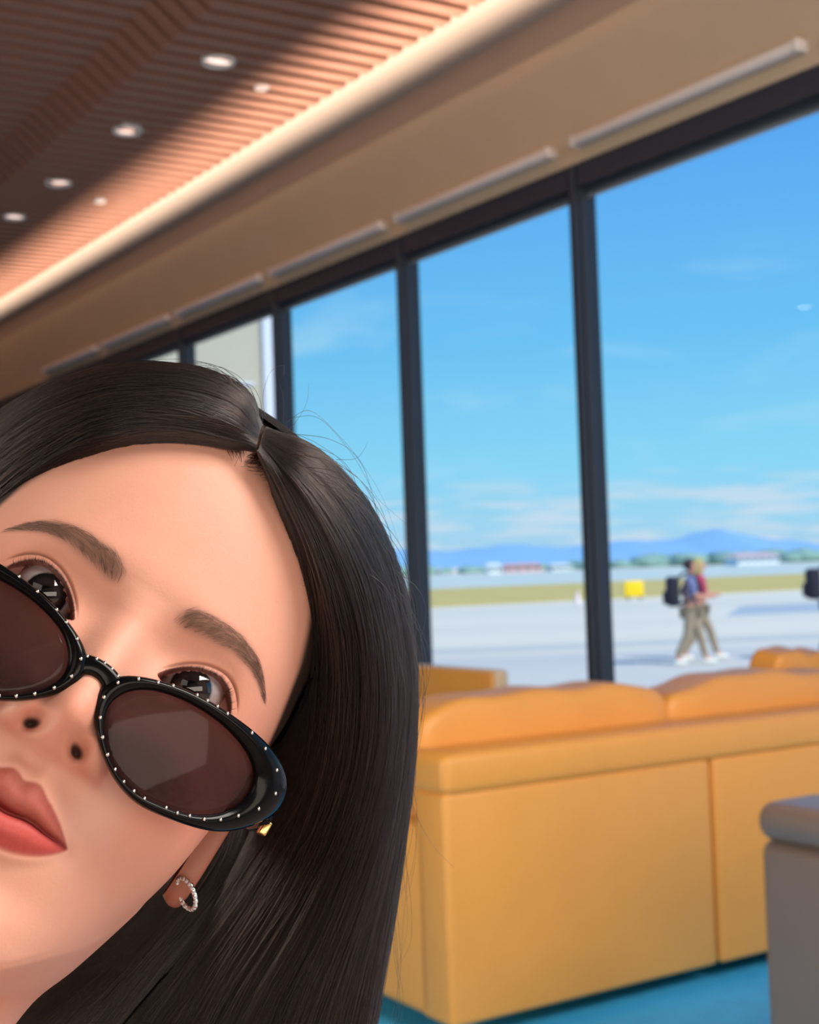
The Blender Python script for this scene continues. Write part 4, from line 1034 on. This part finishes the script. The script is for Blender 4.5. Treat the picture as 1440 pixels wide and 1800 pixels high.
# ------------------------------------------------------------------ earring
ec = px(328, 1571, .563); eo = empty('hoop_earring', Matrix.Translation(ec))
e1 = cR * .66 - cF * .75; e2 = cU * .95 - cR * .2; N_ = 72; V = []; F = []
Pc = [(.0064 * (math.cos(2 * PI * i / N_) * e1 + math.sin(2 * PI * i / N_) * e2)) for i in range(N_)]
V, F = tube(Pc, [.00105 * (1 + .16 * math.sin(2 * PI * i / N_ * 18)) for i in range(N_)], 8, closed=True)
mesh_obj('hoop', V, F, m_silver, eo, True)
bms = bmesh.new(); bmesh.ops.create_icosphere(bms, subdivisions=1, radius=.0009); me = bpy.data.meshes.new('crystal'); bms.to_mesh(me); bms.free()
me.materials.append(material('crystal', (235, 235, 240), .05, spec=1, metal=.6, noise=.05))
for i in range(22):
    a = 2 * PI * i / 22; o = bpy.data.objects.new('crystal', me); link(o, eo); o.location = Vector((.0064 * (math.cos(a) * e1 + math.sin(a) * e2)) - cF * .0007)
tag(eo, 'small twisted silver hoop earring hanging from the ear lobe below the cheek', 'earring')

# ------------------------------------------------------------------ walkers outside
def skin_body(name, joints, edges, mat, parent, loc0, root=0, sub=2):
    """joints: list of (x, y, z, rx, ry); one continuous surface grown with a Skin modifier"""
    me = bpy.data.meshes.new(name); me.from_pydata([j[:3] for j in joints], edges, []); o = bpy.data.objects.new(name, me); link(o, parent)
    md = o.modifiers.new('skin', 'SKIN'); md.use_smooth_shade = True
    for i, j in enumerate(joints): me.skin_vertices[0].data[i].radius = (j[3], j[4]) if len(j) > 4 else (j[3], j[3])
    me.skin_vertices[0].data[root].use_root = True
    s = o.modifiers.new('sub', 'SUBSURF'); s.levels = sub; s.render_levels = sub
    me.materials.append(mat); return o
m_pskin = material('walker_skin', (214, 152, 128), .6, noise=.05, nscale=8)
def walker(name, loc, face, cols, label, step=.32, h=1.66, arm=0, shorts=False, hairlong=False, scale=1.0):
    """local frame: +x walking direction, y to the left, z up; feet on z = 0"""
    M4 = Matrix.Translation(loc) @ Matrix.Rotation(face, 4, 'Z') @ Matrix.Scale(h / 1.68, 4)
    s = step
    J = [(0, 0, .94, .15, .11), (0.01, 0, 1.12, .13, .10), (.03, 0, 1.33, .16, .11), (.03, 0, 1.43, .07, .06), (.05, 0, 1.50, .05), (.06, 0, 1.58, .085, .10), (.055, 0, 1.645, .075, .085),
         (.03, .17, 1.38, .055), (-.05 - arm * .1, .22, 1.12, .042), (.10 + arm * .2, .22, .95 + arm * .2, .032), (.16 + arm * .25, .21, .90 + arm * .24, .028),
         (.03, -.17, 1.38, .055), (.02 + arm * .1, -.22, 1.12, .042), (.22 + arm * .1, -.20, 1.02 + arm * .12, .032), (.29 + arm * .1, -.18, 1.02 + arm * .14, .028),
         (0, .09, .86, .095), (s * .62, .09, .50, .062), (s * .95, .09, .10, .042), (s * 1.0 + .13, .09, .035, .035),
         (0, -.09, .86, .095), (-s * .20, -.09, .49, .062), (-s * 1.0, -.09, .13, .042), (-s * .92 + .1, -.09, .035, .035)]
    E_ = [(0, 1), (1, 2), (2, 3), (3, 4), (4, 5), (5, 6), (2, 7), (7, 8), (8, 9), (9, 10), (2, 11), (11, 12), (12, 13), (13, 14), (0, 15), (15, 16), (16, 17), (17, 18), (0, 19), (19, 20), (20, 21), (21, 22)]
    r = skin_body(name, J, E_, m_pskin, None, None); r.matrix_world = M4
    def wear(nm, ids, ed, c, grow, rad=None):
        j = [J[i] for i in ids]; j = [(a[0], a[1], a[2], (a[3] + grow), ((a[4] if len(a) > 4 else a[3]) + grow)) for a in j]
        e = [(ids.index(a), ids.index(b)) for a, b in ed]
        return skin_body(nm, j, e, c, r, None)
    wear('shirt', [0, 1, 2, 7, 8, 11, 12], [(0, 1), (1, 2), (2, 7), (7, 8), (2, 11), (11, 12)], cols[0], .018)
    wear('trousers', [0, 15, 16, 17, 19, 20, 21] if not shorts else [0, 15, 16, 19, 20], [(0, 15), (15, 16), (16, 17), (0, 19), (19, 20), (20, 21)] if not shorts else [(0, 15), (15, 16), (0, 19), (19, 20)], cols[1], .016)
    for k_, side_ in ((17, 1), (21, -1)):
        a = J[k_]; b = J[k_ + 1]
        skin_body('shoe', [(a[0] - .05, a[1], b[2] + .015, .052, .05), (b[0] - .06, a[1], b[2] + .01, .056, .048), (b[0] + .05, a[1], b[2] + .005, .05, .038)], [(0, 1), (1, 2)], cols[2], r, None)
    bm = bmesh.new(); bmesh.ops.create_uvsphere(bm, u_segments=20, v_segments=14, radius=1)
    for v in bm.verts:
        p = v.co.copy(); v.co = Vector((.04 + p.x * .105 - .02, p.y * .10, 1.615 + p.z * .10))
        if p.x > .35 and p.z < .45: v.co.x = .065
        if hairlong and p.z < -.2 and p.x < .3: v.co.z -= .22 * (-p.z)
    bm_obj('hair', bm, cols[3], r, True)
    for sy in (-1, 1):                                      # eyes, nose and mouth are a few pixels at most
        bm = bmesh.new(); bmesh.ops.create_icosphere(bm, subdivisions=2, radius=.012, matrix=Matrix.Translation((.145, sy * .032, 1.60))); bm_obj('eye', bm, m_black, r, True)
    bm = bmesh.new(); bmesh.ops.create_icosphere(bm, subdivisions=2, radius=.016, matrix=Matrix.Translation((.155, 0, 1.575)) @ Matrix.Diagonal((1, .7, 1.3, 1))); bm_obj('nose', bm, m_pskin, r, True)
    tag(r, label, 'person', 'walkers on the apron'); return r, M4
def backpack(M4, col, label):
    r = empty('backpack', M4 @ Matrix.Translation((-.2, 0, 1.18)))
    bm = bmesh.new(); bm_box(bm, (-.17, -.17, -.24), (.045, .17, .25), .07, 4); bm_obj('body', bm, col, r, True)
    bm = bmesh.new(); bm_box(bm, (-.22, -.12, -.2), (-.14, .12, .02), .035, 3); bm_obj('pocket', bm, col, r, True)
    for sy in (-.09, .09):
        V, F = tube([(.03, sy, .22), (.14, sy, .30), (.31, sy, .24), (.375, sy * 1.2, .08), (.30, sy * 1.5, -.1), (.04, sy * 1.4, -.2)], .02, 8); mesh_obj('strap', V, F, col, r, True)
    tag(r, label, 'backpack')
mm_ = lambda n, c: material(n, c, .8, noise=.08, nscale=8)
c_navy, c_khaki, c_shoe, c_dh = mm_('grey_blue_shirt', (108, 118, 160)), mm_('khaki', (158, 142, 120)), material('white_shoe', (235, 240, 232), .6, noise=.03), mm_('dark_hair', (58, 44, 48))
c_mar, c_blond, c_dpant, c_bp = mm_('crimson_shirt', (176, 58, 92)), mm_('fair_hair', (190, 176, 110)), mm_('slate_trousers', (84, 84, 100)), mm_('navy_pack', (30, 32, 48))
pa = on_z(1217, 1168, GZ); pb = on_z(1236, 1163, GZ)
_, Ma = walker('person', pa, -.12, (c_navy, c_khaki, c_shoe, c_dh), 'walker in a grey-blue shirt with a dark backpack, nearer of the couple outside', step=.24, arm=.5)
backpack(Ma, c_bp, 'dark backpack on the grey-blue walker outside')
walker('person', pb + np.array([0.06, .45, 0]), -.05, (c_mar, c_khaki, c_shoe, c_blond), 'walker in a crimson shirt, farther of the couple outside', step=.30, arm=.6, h=1.66, hairlong=True)
pc = on_z(1466, 1158, GZ)
_, Mc = walker('person', pc, -.1, (mm_('dark_shirt', (60, 58, 84)), c_dpant, c_shoe, c_dh), 'dark clothed walker cut off by the right edge of the photo', step=.2, h=1.72)
backpack(Mc, c_bp, 'dark backpack at the right photo edge, above the sofa')
